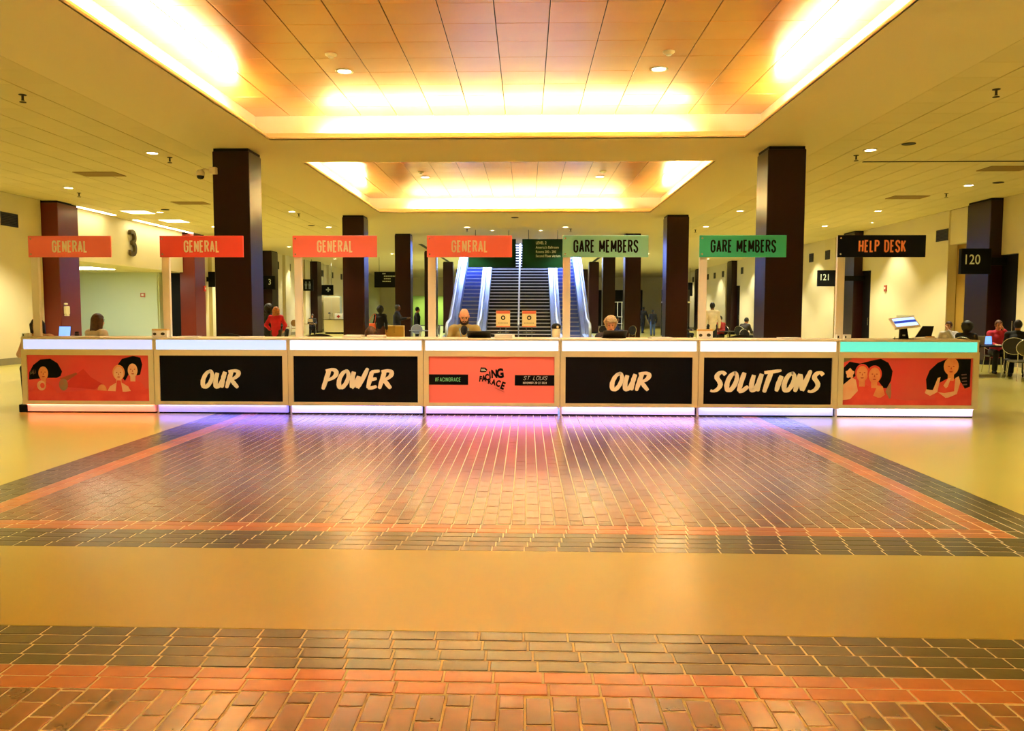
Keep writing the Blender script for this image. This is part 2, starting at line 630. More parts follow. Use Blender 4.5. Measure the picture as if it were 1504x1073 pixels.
# ---- walls
def wallbox(name, mt, label, *b):
    w = MB()
    for q in b:
        w.box(*q)
    return struct(w.build(name, mt), label, 'wall')
LX = -XW
LC = [24.55, 34.5, 44.9, 54.6, 64.6]   # wall columns
# left wall; opening between the first two wall columns
wallbox('wall_left', M_WALL, 'cream left wall with a corridor opening',
        (LX-.3, LX, Y0, 23.95, 0, ZC), (LX-.3, LX, 35.1, 44.3, 0, ZC), (LX-.3, LX, 45.4, Y1, 0, ZC),
        (LX-.3, LX, 25.1, 33.9, 3.17, ZC))
wallbox('wall_corridor', M_WALLW, 'pale green corridor walls behind the left opening',
        (LX-11, LX-1.15, 33.9, 34.1, 0, 3.4), (LX-1.2, LX-1.1, 34.0, 36.4, 0, 3.4), (LX-1.2, LX-.3, 36.3, 36.5, 0, 3.4), (LX-11.2, LX-11, 24, 34.1, 0, 3.4), (LX-11, LX-.3, 23.9, 24.1, 0, 3.4))
wallbox('ceiling_corridor', M_CEIL, 'low corridor ceiling behind the left opening', (LX-11.2, LX-.3, 23.9, 36.5, 3.17, 3.3))
# short end of the corridor next to the second wall column: white jamb, dark door
MB_ = MB().box(LX-1.15, LX-.35, 34.6, 34.7, 0, 3.17)
struct(MB_.build('door_1', M_DOOR), 'dark door at the end of the corridor opening', 'door')
# right wall, with dark doors on the near side of each wall column and alcoves on its far side
RC = [24.5, 34.15, 44.6, 53.9, 64.2]
segs = []
prev = Y0
for c in RC:
    segs.append((XW, XW+.3, prev, c-1.45, 0, ZC))
    segs.append((XW, XW+.3, c-1.45, c-.62, 3.22, ZC))
    segs.append((XW+.05, XW+.3, c+.62, c+2.35, 3.75, ZC))
    prev = c+2.35
segs.append((XW, XW+.3, prev, Y1, 0, ZC))
wallbox('wall_right', M_WALL, 'cream right wall with doors and alcoves', *segs)
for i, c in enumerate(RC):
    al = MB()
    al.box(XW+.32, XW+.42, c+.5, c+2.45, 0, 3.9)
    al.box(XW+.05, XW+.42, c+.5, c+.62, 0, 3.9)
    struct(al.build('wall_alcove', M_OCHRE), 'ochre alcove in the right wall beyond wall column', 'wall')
    d = sstruct('door_%d' % (i+2), 'black door beside a wall column in the right wall', 'door')
    MB().bbox(XW+.04, XW+.10, c-1.43, c-.63, 0.01, 3.2, .01).build('door_leaf', M_DOOR, d)
    MB().tube([(XW-.02, c-1.32, 1.0), (XW-.02, c-1.32, 1.3)], .014).tube([(XW-.02, c-1.32, 1.02), (XW+.05, c-1.32, 1.02)], .01).tube([(XW-.02, c-1.32, 1.28), (XW+.05, c-1.32, 1.28)], .01).build('door_handle', M_CHROME, d)
# back wall with two recesses
wallbox('wall_back', M_WALL, 'cream back wall at the far end of the hall',
        (-XW-.3, -12.6, Y1, Y1+.3, 0, ZC), (-12.6, -5.6, Y1, Y1+.3, 3.0, ZC), (-5.6, 7.2, Y1, Y1+.3, 0, ZC),
        (7.2, 12.0, Y1, Y1+.3, 3.6, ZC), (12.0, XW+.3, Y1, Y1+.3, 0, ZC))
wallbox('wall_recess', mat('recess_green', rgb(150, 168, 84), 0.7), 'green walls of the recess at the far left end',
        (-12.8, -5.4, Y1+4, Y1+4.2, 0, 3.2), (-12.8, -12.6, Y1+.3, Y1+4, 0, 3.2), (-5.6, -5.4, Y1+.3, Y1+4, 0, 3.2), (-12.8, -5.4, Y1+.3, Y1+4.2, 3.1, 3.2))
wallbox('wall_shop', mat('shop_dark', rgb(40, 34, 28), 0.6), 'dark shop recess at the far right end',
        (7.0, 12.2, Y1+3, Y1+3.2, 0, 3.8), (7.0, 7.2, Y1+.3, Y1+3, 0, 3.8), (12, 12.2, Y1+.3, Y1+3, 0, 3.8), (7, 12.2, Y1+.3, Y1+3.2, 3.7, 3.8))
wallbox('wall_rear', M_WALL, 'cream wall behind the viewer', (-XW-.3, XW+.3, Y0-.3, Y0, 0, ZC))
wallbox('baseboard_left', M_BASE, 'grey baseboard of the left wall', (LX, LX+.03, Y0, 23.9, 0, .19), (LX, LX+.03, 35.1, 44.3, 0, .19), (LX, LX+.03, 45.4, Y1, 0, .19))
wallbox('baseboard_right', M_BASE, 'grey baseboard of the right wall', *[(XW-.03, XW, a, b, 0, .19) for a, b in
        ((Y0, RC[0]-1.45), (RC[0]+2.35, RC[1]-1.45), (RC[1]+2.35, RC[2]-1.45), (RC[2]+2.35, RC[3]-1.45), (RC[3]+2.35, RC[4]-1.45), (RC[4]+2.35, Y1))])
# two pilaster strips on the left wall further back
for i, y in enumerate((36.6, 47.9, 52.2, 58.5)):
    wallbox('trim_%d' % (i+1), M_WALL, 'cream pilaster on the left wall', (LX, LX+.18, y, y+.9, 0, ZC))

# ================================================================== COLUMNS
M_COL_LIT = mat('maroon_red_lacquer', rgb(112, 34, 18), 0.3, noise=(2, 0.4, rgb(96, 26, 14)))  # same lacquer, redder: strong nearby light is put into the colour
def column(x, y, w, d, label, cat='column', z1=ZC, group=None, mt=M_COL):
    c = thing('column', label, cat, (x, y, 0), 0, group)
    MB().bbox(-w/2, w/2, -d/2, d/2, 0, z1-.06, .012).build('cladding', mt, c)
    MB().box(-w/2+.02, w/2-.02, -d/2+.02, d/2-.02, z1-.06, z1).build('shadow_gap', M_BLACK, c)
    MB().bbox(-w/2-.012, w/2+.012, -d/2-.012, d/2+.012, 0, .14, .006).build('skirting', M_BLACK, c)
    return c
CW = 0.76
column(-5.64, 16.37+CW/2, CW, CW, 'maroon square column with security camera behind the OUR panel at left')
column(5.64, 16.37+CW/2, CW, CW, 'maroon square column behind the second green sign at right')
column(-5.64, 27.89+CW/2, CW, CW, 'maroon column behind the third coral sign from the left')
column(5.64, 27.89+CW/2, CW, CW, 'maroon column between the two green signs')
for y, wl in ((34.6, 'nearest'), (44.6, 'second'), (54.6, 'third'), (64.6, 'farthest')):
    column(-4.95, y+.34, .68, .68, '%s slim maroon column left of the escalators' % wl)
    column(5.0, y+.34, .68, .68, '%s slim maroon column right of the escalators' % wl)
for i, c in enumerate(LC):
    column(LX+.16, c, .66, 1.1, ['glossy maroon wall column with dispenser near the large number 3', 'maroon wall column on the far side of the corridor opening',
           'third maroon wall column on the left wall, with a number sign', 'fourth maroon wall column along the left wall', 'farthest maroon wall column on the left wall'][i], mt=M_COL_LIT if i < 2 else M_COL)
for i, c in enumerate(RC):
    column(XW-.02, c, .66, 1.24, ['black wall column beside the 120 sign', 'black wall column behind the HELP DESK sign', 'third black wall column along the right wall',
           'slim black wall column behind the man in the cream sweater', 'farthest black wall column on the right wall'][i])

# ================================================================== CEILING FIXTURES
def downlight(x, y, z, label, watts=DOWN_W, r=.115, color=WARM, angle=104, group=None):
    d = thing('downlight', label, 'ceiling light', (x, y, z), 0, group)
    MB().lathe([(r+.03, 0.0), (r+.03, -.012), (r, -.016), (r-.012, -.004), (r-.012, 0.0)], n=24).build('trim_ring', M_TRIM, d)
    MB().lathe([(0.001, -.006), (r-.012, -.006)], n=24).build('lens', M_LENS, d)
    if watts:
        s = spot((0, 0, -.06), watts, color, angle)
        s.parent = d
    return d
rowname = {-3.2: 'behind the viewer', 6.8: 'nearest the viewer', 16.8: 'level with the front columns', 26.8: 'level with the second columns', 31.8: 'just past the second columns',
           36.8: 'level with the stair foot', 46.8: 'far back beside the escalators', 1.5: 'nearest the viewer', 11.5: 'level with the counter', 21.5: 'above the first wall column',
           26.9: 'above the corridor opening', 36.6: 'level with the stairs', 41.6: 'beyond the stair foot', 51.5: 'far back', 61.5: 'at the far end', 31.6: 'above the second wall column'}
for sgn, sd in ((-1, 'left'), (1, 'right')):
    for y in (-3.2, 6.8, 16.8, 26.8, 31.8, 36.8, 46.8):
        downlight(sgn*7.46, y, ZC, 'round downlight in inner row of the %s aisle ceiling, %s' % (sd, rowname[y]))
    for y in (1.5, 11.5, 21.5, 26.9, 31.6, 36.6, 41.6, 51.5, 61.5):
        downlight(sgn*12.0, y, ZC, 'round downlight in outer row of the %s aisle ceiling, %s' % (sd, rowname[y]))
    # wall washers close to the walls
    for i, y in enumerate((30.4, 38.6, 49.3, 57.6, 67.5) if sgn > 0 else (20.2, 38.3, 48.7, 56.0, 67.0)):
        downlight(sgn*13.3, y, ZC, 'small wall washing downlight %s along the %s wall' % (['nearest', 'second', 'third', 'fourth', 'farthest'][i], sd), DOWN_W*.5, .07, angle=95)
    for yc, nm in ((13.05, 'large near'), (9.0, 'large near, hidden half of the'), (23.3, 'far')):
        downlight(sgn*2.52, yc, ZT, 'round downlight in the %s coffer, %s of its middle' % (nm, sd), DOWN_W*.6)
    for yc, nm in ((12.2, 'large near'), (22.4, 'far')):
        d = thing('smoke_detector', 'small round smoke detector in the %s coffer, %s of its middle' % (nm, sd), 'detector', (sgn*2.53, yc, ZT))
        MB().lathe([(.09, 0), (.09, -.015), (.07, -.03), (.04, -.045), (0.001, -.047)], n=18).build('base', M_TRIM, d)
        MB().lathe([(.045, -.044), (.04, -.056), (.001, -.058)], n=14).build('sensor', M_PAPER, d)
    downlight(sgn*1.95, 31.9, ZC, 'round downlight over the stair approach, outer %s one' % sd, DOWN_W*.6)
    downlight(sgn*1.0, 33.2, ZC, 'small round downlight over the stair approach, inner %s one' % sd, DOWN_W*.3, .08)

def vent(x, y, label, w=.62, l=.62):
    v = thing('ceiling_vent', label, 'vent', (x, y, ZC))
    MB().box(-w/2+.03, w/2-.03, -l/2+.03, l/2-.03, -.010, -.002).build('backing', M_VENT, v)
    f = MB()
    f.box(-w/2, w/2, -l/2, -l/2+.04, -.016, 0).box(-w/2, w/2, l/2-.04, l/2, -.016, 0).box(-w/2, -w/2+.04, -l/2+.04, l/2-.04, -.016, 0).box(w/2-.04, w/2, -l/2+.04, l/2-.04, -.016, 0)
    f.build('vent_frame', M_VENTC, v)
    me = MB().box(-w/2+.04, w/2-.04, -.018, .018, -.015, -.008).mesh('slat')
    me.materials.append(M_VENTC)
    for k in range(10):
        link('slat', me, None, v, (0, -l/2+.075+k*(l-.15)/9, 0))
vent(-9.97, 19.35, 'square tan air vent in the left ceiling nearer the viewer', 1.0)
vent(-9.96, 24.6, 'square tan air vent in the left ceiling beside the front column', 1.0)
vent(11.48, 19.0, 'square tan air vent in the right ceiling at the picture edge', 1.0)
vent(11.45, 23.7, 'square tan air vent in the right ceiling above the help desk sign', 1.0)

def sprinkler(x, y, label, s=1.0):
    v = thing('sprinkler', label, 'sprinkler', (x, y, ZC))
    MB().lathe([(.045*s, 0), (.045*s, -.008), (.014*s, -.012), (.014*s, -.06*s), (.02*s, -.07*s), (.001, -.072*s)], n=12).build('stem', M_VENT, v)
    MB().lathe([(.001, -.088*s), (.038*s, -.088*s), (.04*s, -.094*s), (.001, -.096*s)], n=12).build('deflector', M_VENT, v)
for x, y, l in ((-7.33, 12.27, 'dark sprinkler in the left ceiling nearest the viewer'), (-7.32, 17.31, 'dark sprinkler beside the left inner downlight'), (-12.25, 22.45, 'dark sprinkler near the left wall column'),
                (7.4, 12.31, 'dark sprinkler in the right ceiling nearest the viewer'), (7.41, 17.38, 'small dark sprinkler beside the right inner downlight'), (-7.4, 27.4, 'dark sprinkler past the left second downlight'),
                (7.3, 33.0, 'dark sprinkler past the second right column'), (-2.0, 32.6, 'dark sprinkler left of the stair approach'), (2.2, 32.6, 'dark sprinkler right of the stair approach'), (12.2, 23.0, 'small dark sprinkler near the right wall column')):
    sprinkler(x, y, l, 1.25)
def speaker(x, y, label):
    v = thing('ceiling_speaker', label, 'speaker', (x, y, ZC))
    MB().lathe([(.13, 0), (.13, -.012), (.115, -.016)], n=24).build('rim', M_VENT, v)
    MB().lathe([(.001, -.012), (.116, -.012)], n=24).build('grille', M_BLACK, v)
for x, y, l in ((7.95, 16.2, 'round black ceiling recess beside the right inner downlight'), (12.5, 21.05, 'round black ceiling recess near the right wall column'), (8.1, 26.2, 'round dark ceiling recess past the right front column'),
                (-11.5, 26.2, 'round dark ceiling recess above the number 3'), (-8.0, 31.2, 'round dark ceiling recess above the third coral sign'), (0.0, 28.6, 'round dark ceiling recess beyond the far coffer')):
    speaker(x, y, l)
def slot(x0, x1, y0, y1, label):
    v = tag(MB().box(x0, x1, y0, y1, ZC-.012, ZC).build('slot_diffuser', M_BLACK), label, 'vent')
slot(7.85, 13.6, 18.06, 18.14, 'long thin black slot across the right aisle ceiling')
slot(-4.99, -4.8, 39.9, 43.0, 'black slot diffuser left of the stairs, nearer one')
slot(-4.99, -4.8, 50.2, 54.3, 'black slot diffuser left of the stairs, farther one')
slot(4.85, 5.05, 39.9, 43.0, 'black slot diffuser right of the stairs, nearer one')
slot(4.85, 5.05, 50.2, 54.3, 'black slot diffuser right of the stairs, farther one')
# linear fixtures by the corridor header
M_STRIP = mat('strip_lens', rgb(255, 245, 210), .4, emit=(1, .9, .6, 1), estr=9.0)
for a, b, l in ((24.8, 27.6, 'nearer long ceiling light strip above the number 3 header'), (29.0, 34.9, 'farther long ceiling light strip above the number 3 header')):
    v = thing('light_strip', l, 'ceiling light', (-13.92, (a+b)/2, ZC))
    h = (b-a)/2
    MB().box(-.1, .1, -h, h, -.02, 0).build('housing', M_TRIM, v)
    n = 3
    for k in range(n):
        MB().box(-.075, .075, -h+.03+k*(2*h-.06)/n, -h+.03+(k+1)*(2*h-.06)/n-.02, -.03, -.02).build('lens', M_STRIP, v)
M_TROF = mat('troffer_lens', rgb(255, 240, 190), .4, emit=(1, .8, .4, 1), estr=3.0)
for x, y, l in ((-12.7, 26.8, 'nearer square ceiling light above the corridor mouth'), (-12.67, 29.5, 'farther square ceiling light above the corridor mouth')):
    v = thing('ceiling_light', l, 'ceiling light', (x, y, ZC))
    MB().box(-.45, .45, -.45, .45, -.015, 0).build('housing', M_TRIM, v)
    MB().box(-.40, .40, -.40, .40, -.02, -.015).build('lens', M_TROF, v)
v = thing('ceiling_light', 'bright flat ceiling light inside the green corridor', 'ceiling light', (-16.6, 30.0, 3.17))
MB().box(-1.0, 1.0, -.9, .9, -.03, 0).build('housing', M_TRIM, v)
MB().box(-.94, .94, -.84, .84, -.036, -.03).build('lens', mat('corridor_lens', rgb(240, 255, 235), .4, emit=(.84, 1.0, .82, 1), estr=6.0), v)
v = thing('ceiling_light', 'flat ceiling light in the far green recess', 'ceiling light', (-9.1, Y1+2, 3.1))
MB().box(-2, 2, -.8, .8, -.03, 0).build('housing', M_TRIM, v)
MB().box(-1.9, 1.9, -.7, .7, -.036, -.03).build('lens', mat('recess_lens', rgb(240, 255, 200), .4, emit=(.85, 1.0, .5, 1), estr=8.0), v)

# wall vents
def wvent(side, y, z, label, w=.75, h=.38):
    x = side*XW
    v = thing('wall_vent', label, 'vent', (x, y, z))
    s = -side
    MB().box(min(0, s*.012), max(0, s*.012), -w/2+.03, w/2-.03, -h/2+.03, h/2-.03).build('backing', M_BLACK, v)
    f = MB()
    a, b = min(0, s*.025), max(0, s*.025)
    f.box(a, b, -w/2, w/2, -h/2, -h/2+.03).box(a, b, -w/2, w/2, h/2-.03, h/2).box(a, b, -w/2, -w/2+.03, -h/2+.03, h/2-.03).box(a, b, w/2-.03, w/2, -h/2+.03, h/2-.03)
    f.build('vent_frame', M_VENT, v)
    me = MB().box(min(s*.012, s*.022), max(s*.012, s*.022), -w/2+.03, w/2-.03, -.008, .008).mesh('slat')
    me.materials.append(M_VENT)
    for k in range(7):
        link('slat', me, None, v, (0, 0, -h/2+.055+k*(h-.11)/6))
wvent(-1, 22.45, 4.12, 'dark wall grille high on the left wall at the picture edge')
for i, y in enumerate((46.9, 49.2, 57.3, 60.2, 63.2)):
    wvent(-1, y, 4.2, '%s small dark grille high on the far left wall' % ['first', 'second', 'third', 'fourth', 'fifth'][i], .55, .45)
wvent(1, 27.25, 4.1, 'dark wall grille high on the right wall right of HELP DESK')
for i, y in enumerate((36.8+.6, 39.5, 52.0, 57.0, 59.5, 61.7, 67.1)):
    wvent(1, y, 4.15, '%s small dark grille high on the far right wall' % ['first', 'second', 'third', 'fourth', 'fifth', 'sixth', 'seventh'][i], .55, .42)

# security camera on the front left column
v = thing('security_camera', 'cream dome security camera on bracket fixed to front left column', 'camera', (-5.98, 16.37, 4.41))
MB().bbox(-.07, .07, -.10, 0, -.07, .07, .008).build('wall_bracket', M_FRAME, v)
MB().tube([(-.06, -.06, .0), (-.14, -.14, .02), (-.20, -.22, -.02)], .018).build('arm', M_FRAME, v)
MB().lathe([(.001, .02), (.05, .018), (.085, -.03), (.085, -.09), (.075, -.10)], (-.20, -.22, -.03), n=18).build('housing', M_FRAME, v)
MB().lathe([(.075, -.10), (.066, -.14), (.04, -.165), (.001, -.172)], (-.20, -.22, -.03), n=18).build('dome', mat('dome_black', rgb(14, 14, 16), .1), v)
# dispenser and alarms on columns
v = thing('dispenser', 'cream hand sanitiser dispenser on the first left wall column', 'dispenser', (LX+.5, 24.2, 1.42))
MB().bbox(0, .11, -.09, .09, 0, .26, .02).build('body', M_FRAME, v)
MB().bbox(.0, .10, -.07, .07, -.05, 0, .01).build('drip_tray', M_TRIM, v)
MB().lathe([(.001, .36), (.05, .35), (.06, .32), (.05, .30), (.001, .29)], (.03, 0, 0), n=12).build('cap', M_TRIM, v)
v = thing('fire_alarm', 'small red fire alarm on the second left wall column', 'alarm', (LX+.5, 34.9, 2.5))
MB().bbox(0, .05, -.09, .09, -.12, .12, .01).build('body', mat('alarm_red', rgb(214, 48, 40), .4), v)
MB().bbox(.05, .06, -.05, .05, -.03, .05, .004).build('strobe', M_PAPER, v)
v = thing('fire_alarm', 'tiny red call point on the pale green corridor wall', 'alarm', (-16.07, 33.9, 2.2))
MB().bbox(-.1, .1, -.05, 0, -.09, .09, .01).build('body', mat('alarm_pink', rgb(206, 110, 92), .4), v)
MB().bbox(-.05, .05, -.06, -.05, -.04, .05, .004).build('strobe', M_PAPER, v)
v = thing('fire_alarm', 'small red alarm on the right wall above the kiosk', 'alarm', (XW, 31.3, 2.45))
MB().bbox(-.05, 0, -.1, .1, -.12, .12, .01).build('body', mat('alarm_brown', rgb(170, 80, 52), .4), v)
MB().bbox(-.06, -.05, -.05, .05, -.03, .05, .004).build('strobe', M_PAPER, v)

# number 3 on the header
v = thing('wall_number', 'large dark bronze number 3 on the yellow corridor header', 'sign', (LX, 29.4, 3.98))
text('numeral', '3', mat('bronze', rgb(88, 72, 36), .35, metal=.6), v, (.09, 0, 0), 1.38, .9, (PI/2, 0, PI/2), bold=.012, ext=.05)
# hanging signs
M_SGN = mat('sign_black', rgb(9, 10, 11), .5, spec=.12)
M_SGT = mat('sign_pale', rgb(206, 214, 190), .5)
def hang_sign(name, label, x0, x1, y, z0, z1, lines, th=.12, mt=None, top=True):
    v = thing(name, label, 'sign', ((x0+x1)/2, y, z0))
    w, h = x1-x0, z1-z0
    p = MB().bbox(-w/2, w/2, -th/2, th/2, 0, h, .008).build('sign_panel', mt or M_SGN, v)
    if top:
        r = MB()
        for s in (-.35, .35):
            MB().tube([(s*w, 0, h), (s*w, 0, ZC-z0)], .012, 6).build('hanger_rod', M_VENT, v)
    else:
        side = 1 if x0 > 0 else -1
        ex = side*XW-(x0+x1)/2
        MB().box(min(side*w/2, ex), max(side*w/2, ex), -.03, .03, h*.35, h*.65).build('wall_bracket', M_SGN, v)
    for (s, x, z, sz, al) in lines:
        text('txt', s, M_SGT, p, (x, -th/2-.003, z), sz, .82, align=al, bold=.006*sz, ext=.001)
    return v
hang_sign('room_sign', 'large black projecting sign with number 120 on the near right wall column', 12.97, 13.82, 24.35-.75, 2.65, 3.38, [('120', -.13, .40, .40, 'CENTER')], .16, top=False)
hang_sign('room_sign', 'smaller black sign with number 121 left of the help desk post', 12.37, 13.1, 34.0-.75, 2.58, 3.24, [('121', -.1, .36, .36, 'CENTER')], .14, top=False)
hang_sign('room_sign', 'black projecting room sign further along the right wall', 12.95, 13.6, 43.7, 2.6, 3.3, [], .14, top=False)
hang_sign('room_sign', 'black sign half hidden by the front left column', -14.2, -13.45, 36.4, 2.62, 3.32, [], .14, top=False)
hang_sign('room_sign', 'black sign with white 3 beside the front left column', -14.15, -13.5, 43.9, 2.7, 3.45, [('3', .05, .40, .44, 'CENTER')], .14, top=False)
hang_sign('restroom_sign', 'black hanging sign with pale pictogram right of the third coral sign post', -14.2, -13.55, 52.0, 2.82, 3.57, [], .1)
s = hang_sign('first_aid_sign', 'black hanging sign with a pale cross above the first aid desk', -14.05, -13.2, 56.0, 2.62, 3.34, [], .1)
MB().box(.02, .12, -.056, -.05, .22, .54).box(-.09, .23, -.056, -.05, .33, .43).build('cross_symbol', M_SGT, [c for c in s.children if c.name.startswith('sign_panel')][0])
s = [o for o in COL.objects if o.name.startswith('restroom_sign')][0]
pm = MB()
for dx in (-.14, .1):
    pm.ell((dx, -.056, .56), .05, .004, .05, 10, 6)
    pm.prism([(dx-.07, .3), (dx+.07, .3), (dx+.08, .48), (dx-.08, .48)], 'y', -.058, -.05)
    pm.box(dx-.06, dx-.01, -.058, -.05, .12, .3).box(dx+.01, dx+.06, -.058, -.05, .12, .3)
pm.build('pictogram', mat('sign_grey', rgb(120, 130, 130), .5), [c for c in s.children if c.name.startswith('sign_panel')][0])
hang_sign('directory_sign', 'wide black directory sign hanging at the far left between columns', -9.13, -7.1, 50.0, 2.99, 3.97,
          [], .12)
s = [o for o in COL.objects if o.name.startswith('directory_sign')][0]
dl = MB()
for k, (xa, xb) in enumerate(((-.5, -.18), (-.40, .42), (-.40, .12), (-.5, .06))):
    z = .86-.16*k
    for q in range(int((xb-xa)/.11)):
        dl.box(xa+q*.11, xa+q*.11+.085, -.064, -.06, z-.03, z+.03)
dl.build('small_print', M_SGT, [c for c in s.children if c.name.startswith('sign_panel')][0])
hang_sign('screen_sign', 'black screen hanging near the far right wall', 11.9, 13.3, 62.5, 2.7, 3.75, [], .12)
M_SGG = mat('sign_green', rgb(10, 64, 36), .5, spec=.12, noise=(.9, 1.0, rgb(6, 20, 14)))
hang_sign('directory_sign', 'dark green directory sign with LEVEL 2 lettering in front of the stairs', .24, 1.95, 33.0, 3.32, 4.49,
          [('LEVEL 2', -.30, 1.01, .16, 'LEFT'), ("America's Ballroom", -.30, .83, .145, 'LEFT'), ('Rooms 200 - 280', -.30, .65, .145, 'LEFT'), ('Second Floor Atrium', -.30, .48, .145, 'LEFT')], .1, M_SGG)
hang_sign('directory_sign', 'green directory sign mostly hidden behind the fourth coral sign', -1.98, -.02, 33.0, 3.34, 4.49, [], .1, M_SGG)

# ================================================================== COUNTER
def stroke(mb, pts, w, y0, y1, seed=0):
    """brush stroke: tapered ribbon along 2D points (x,z), extruded thin between y0 and y1"""
    rnd = random.Random(seed)
    # smooth the path
    P = [Vector((p[0], p[1])) for p in pts]
    for _ in range(2):
        if len(P) > 2:
            Q = [P[0]]
            for a, b in zip(P[:-1], P[1:]):
                Q += [a*.75+b*.25, a*.25+b*.75]
            Q.append(P[-1])
            P = Q
        else:
            P = [P[0], P[0]*.67+P[1]*.33, P[0]*.33+P[1]*.67, P[1]]
    n = len(P)
    L, Rr = [], []
    for i, p in enumerate(P):
        t = (P[min(i+1, n-1)]-P[max(i-1, 0)]).normalized()
        nn = Vector((-t.y, t.x))
        f = i/(n-1)
        ww = w*(.5+.18*math.sin(PI*f) - .14*f)*(1+rnd.uniform(-.07, .07))
        # chisel nib: wide on verticals, thin on horizontals
        ww *= .72+.38*abs(t.y)
        if i == n-1:
            ww *= .45
        L.append(p+nn*ww)
        Rr.append(p-nn*ww)
    vs_ = [(q.x, y, q.y) for y in (y0, y1) for q in L+Rr]
    fs = []
    for i in range(n-1):
        fs.append((i, i+1, n+i+1, n+i))
        fs.append((2*n+i, 3*n+i, 3*n+i+1, 2*n+i+1))
        fs.append((i, 2*n+i, 2*n+i+1, i+1))
        fs.append((n+i, n+i+1, 3*n+i+1, 3*n+i))
    fs += [(0, n, 3*n, 2*n), (n-1, 3*n-1, 4*n-1, 2*n-1)]
    mb.add(vs_, fs)

GL = {  # letter strokes in a unit box (x 0..w, z 0..1)
 'O': (.62, [[(.42, .97), (.20, .86), (.05, .45), (.12, .08), (.30, .04), (.50, .30), (.58, .70), (.46, .96), (.34, .99)]]),
 'U': (.60, [[(.10, .86), (.05, .42), (.10, .06), (.26, .06), (.42, .40), (.52, .90)], [(.52, .92), (.44, .45), (.46, .02)]]),
 'R': (.66, [[(.18, .95), (.10, .50), (.02, .0)], [(.0, .93), (.40, 1.0), (.62, .88), (.50, .62), (.18, .47)], [(.20, .50), (.42, .26), (.66, .02)]]),
 'P': (.66, [[(.20, 1.0), (.11, .50), (.0, -.05)], [(.02, .95), (.42, 1.06), (.66, .88), (.54, .60), (.16, .44)]]),
 'W': (.86, [[(.10, .92), (.06, .50), (.10, .04)], [(.10, .04), (.30, .35), (.42, .66)], [(.42, .68), (.38, .35), (.42, .04)], [(.42, .04), (.64, .50), (.84, 1.12)]]),
 'E': (.56, [[(.14, .92), (.08, .46), (.04, .02)], [(.10, .92), (.34, .94), (.56, .97)], [(.10, .50), (.28, .52), (.46, .56)], [(.04, .04), (.28, .05), (.52, .14)]]),
 'S': (.62, [[(.62, .86), (.44, 1.02), (.20, .92), (.14, .72), (.34, .54), (.46, .34), (.34, .10), (.10, .0), (-.06, .06)]]),
 'L': (.54, [[(.20, .98), (.10, .46), (.06, .0)], [(.06, .0), (.28, .04), (.54, .28)]]),
 'T': (.62, [[(-.06, .98), (.34, 1.02), (.86, 1.10)], [(.32, 1.0), (.20, .5), (.12, -.04)]]),
 'I': (.26, [[(.20, .82), (.10, .40), (.06, .02)]]),
 'N': (.66, [[(.12, .92), (.06, .46), (.0, .0)], [(.12, .90), (.26, .46), (.38, .06)], [(.38, .06), (.50, .55), (.66, 1.12)]]),
}
def brush_word(parent, word, x0, z0, width, height, y0, y1):
    tot = sum(GL[c][0] for c in word) + .10*(len(word)-1)
    k = width/tot
    x = 0
    sh = .16*height/k*0
    for j, c in enumerate(word):
        w, st = GL[c]
        mb = MB()
        for q, pts in enumerate(st):
            stroke(mb, [(x0+(x+px)*k + .16*height*pz, z0+pz*height) for px, pz in pts],  .19*height, y0-.0005*q, y1, 11*j+q+len(word))
        mb.build('brush_letter', M_CREAMTXT, parent)
        x += w+.10

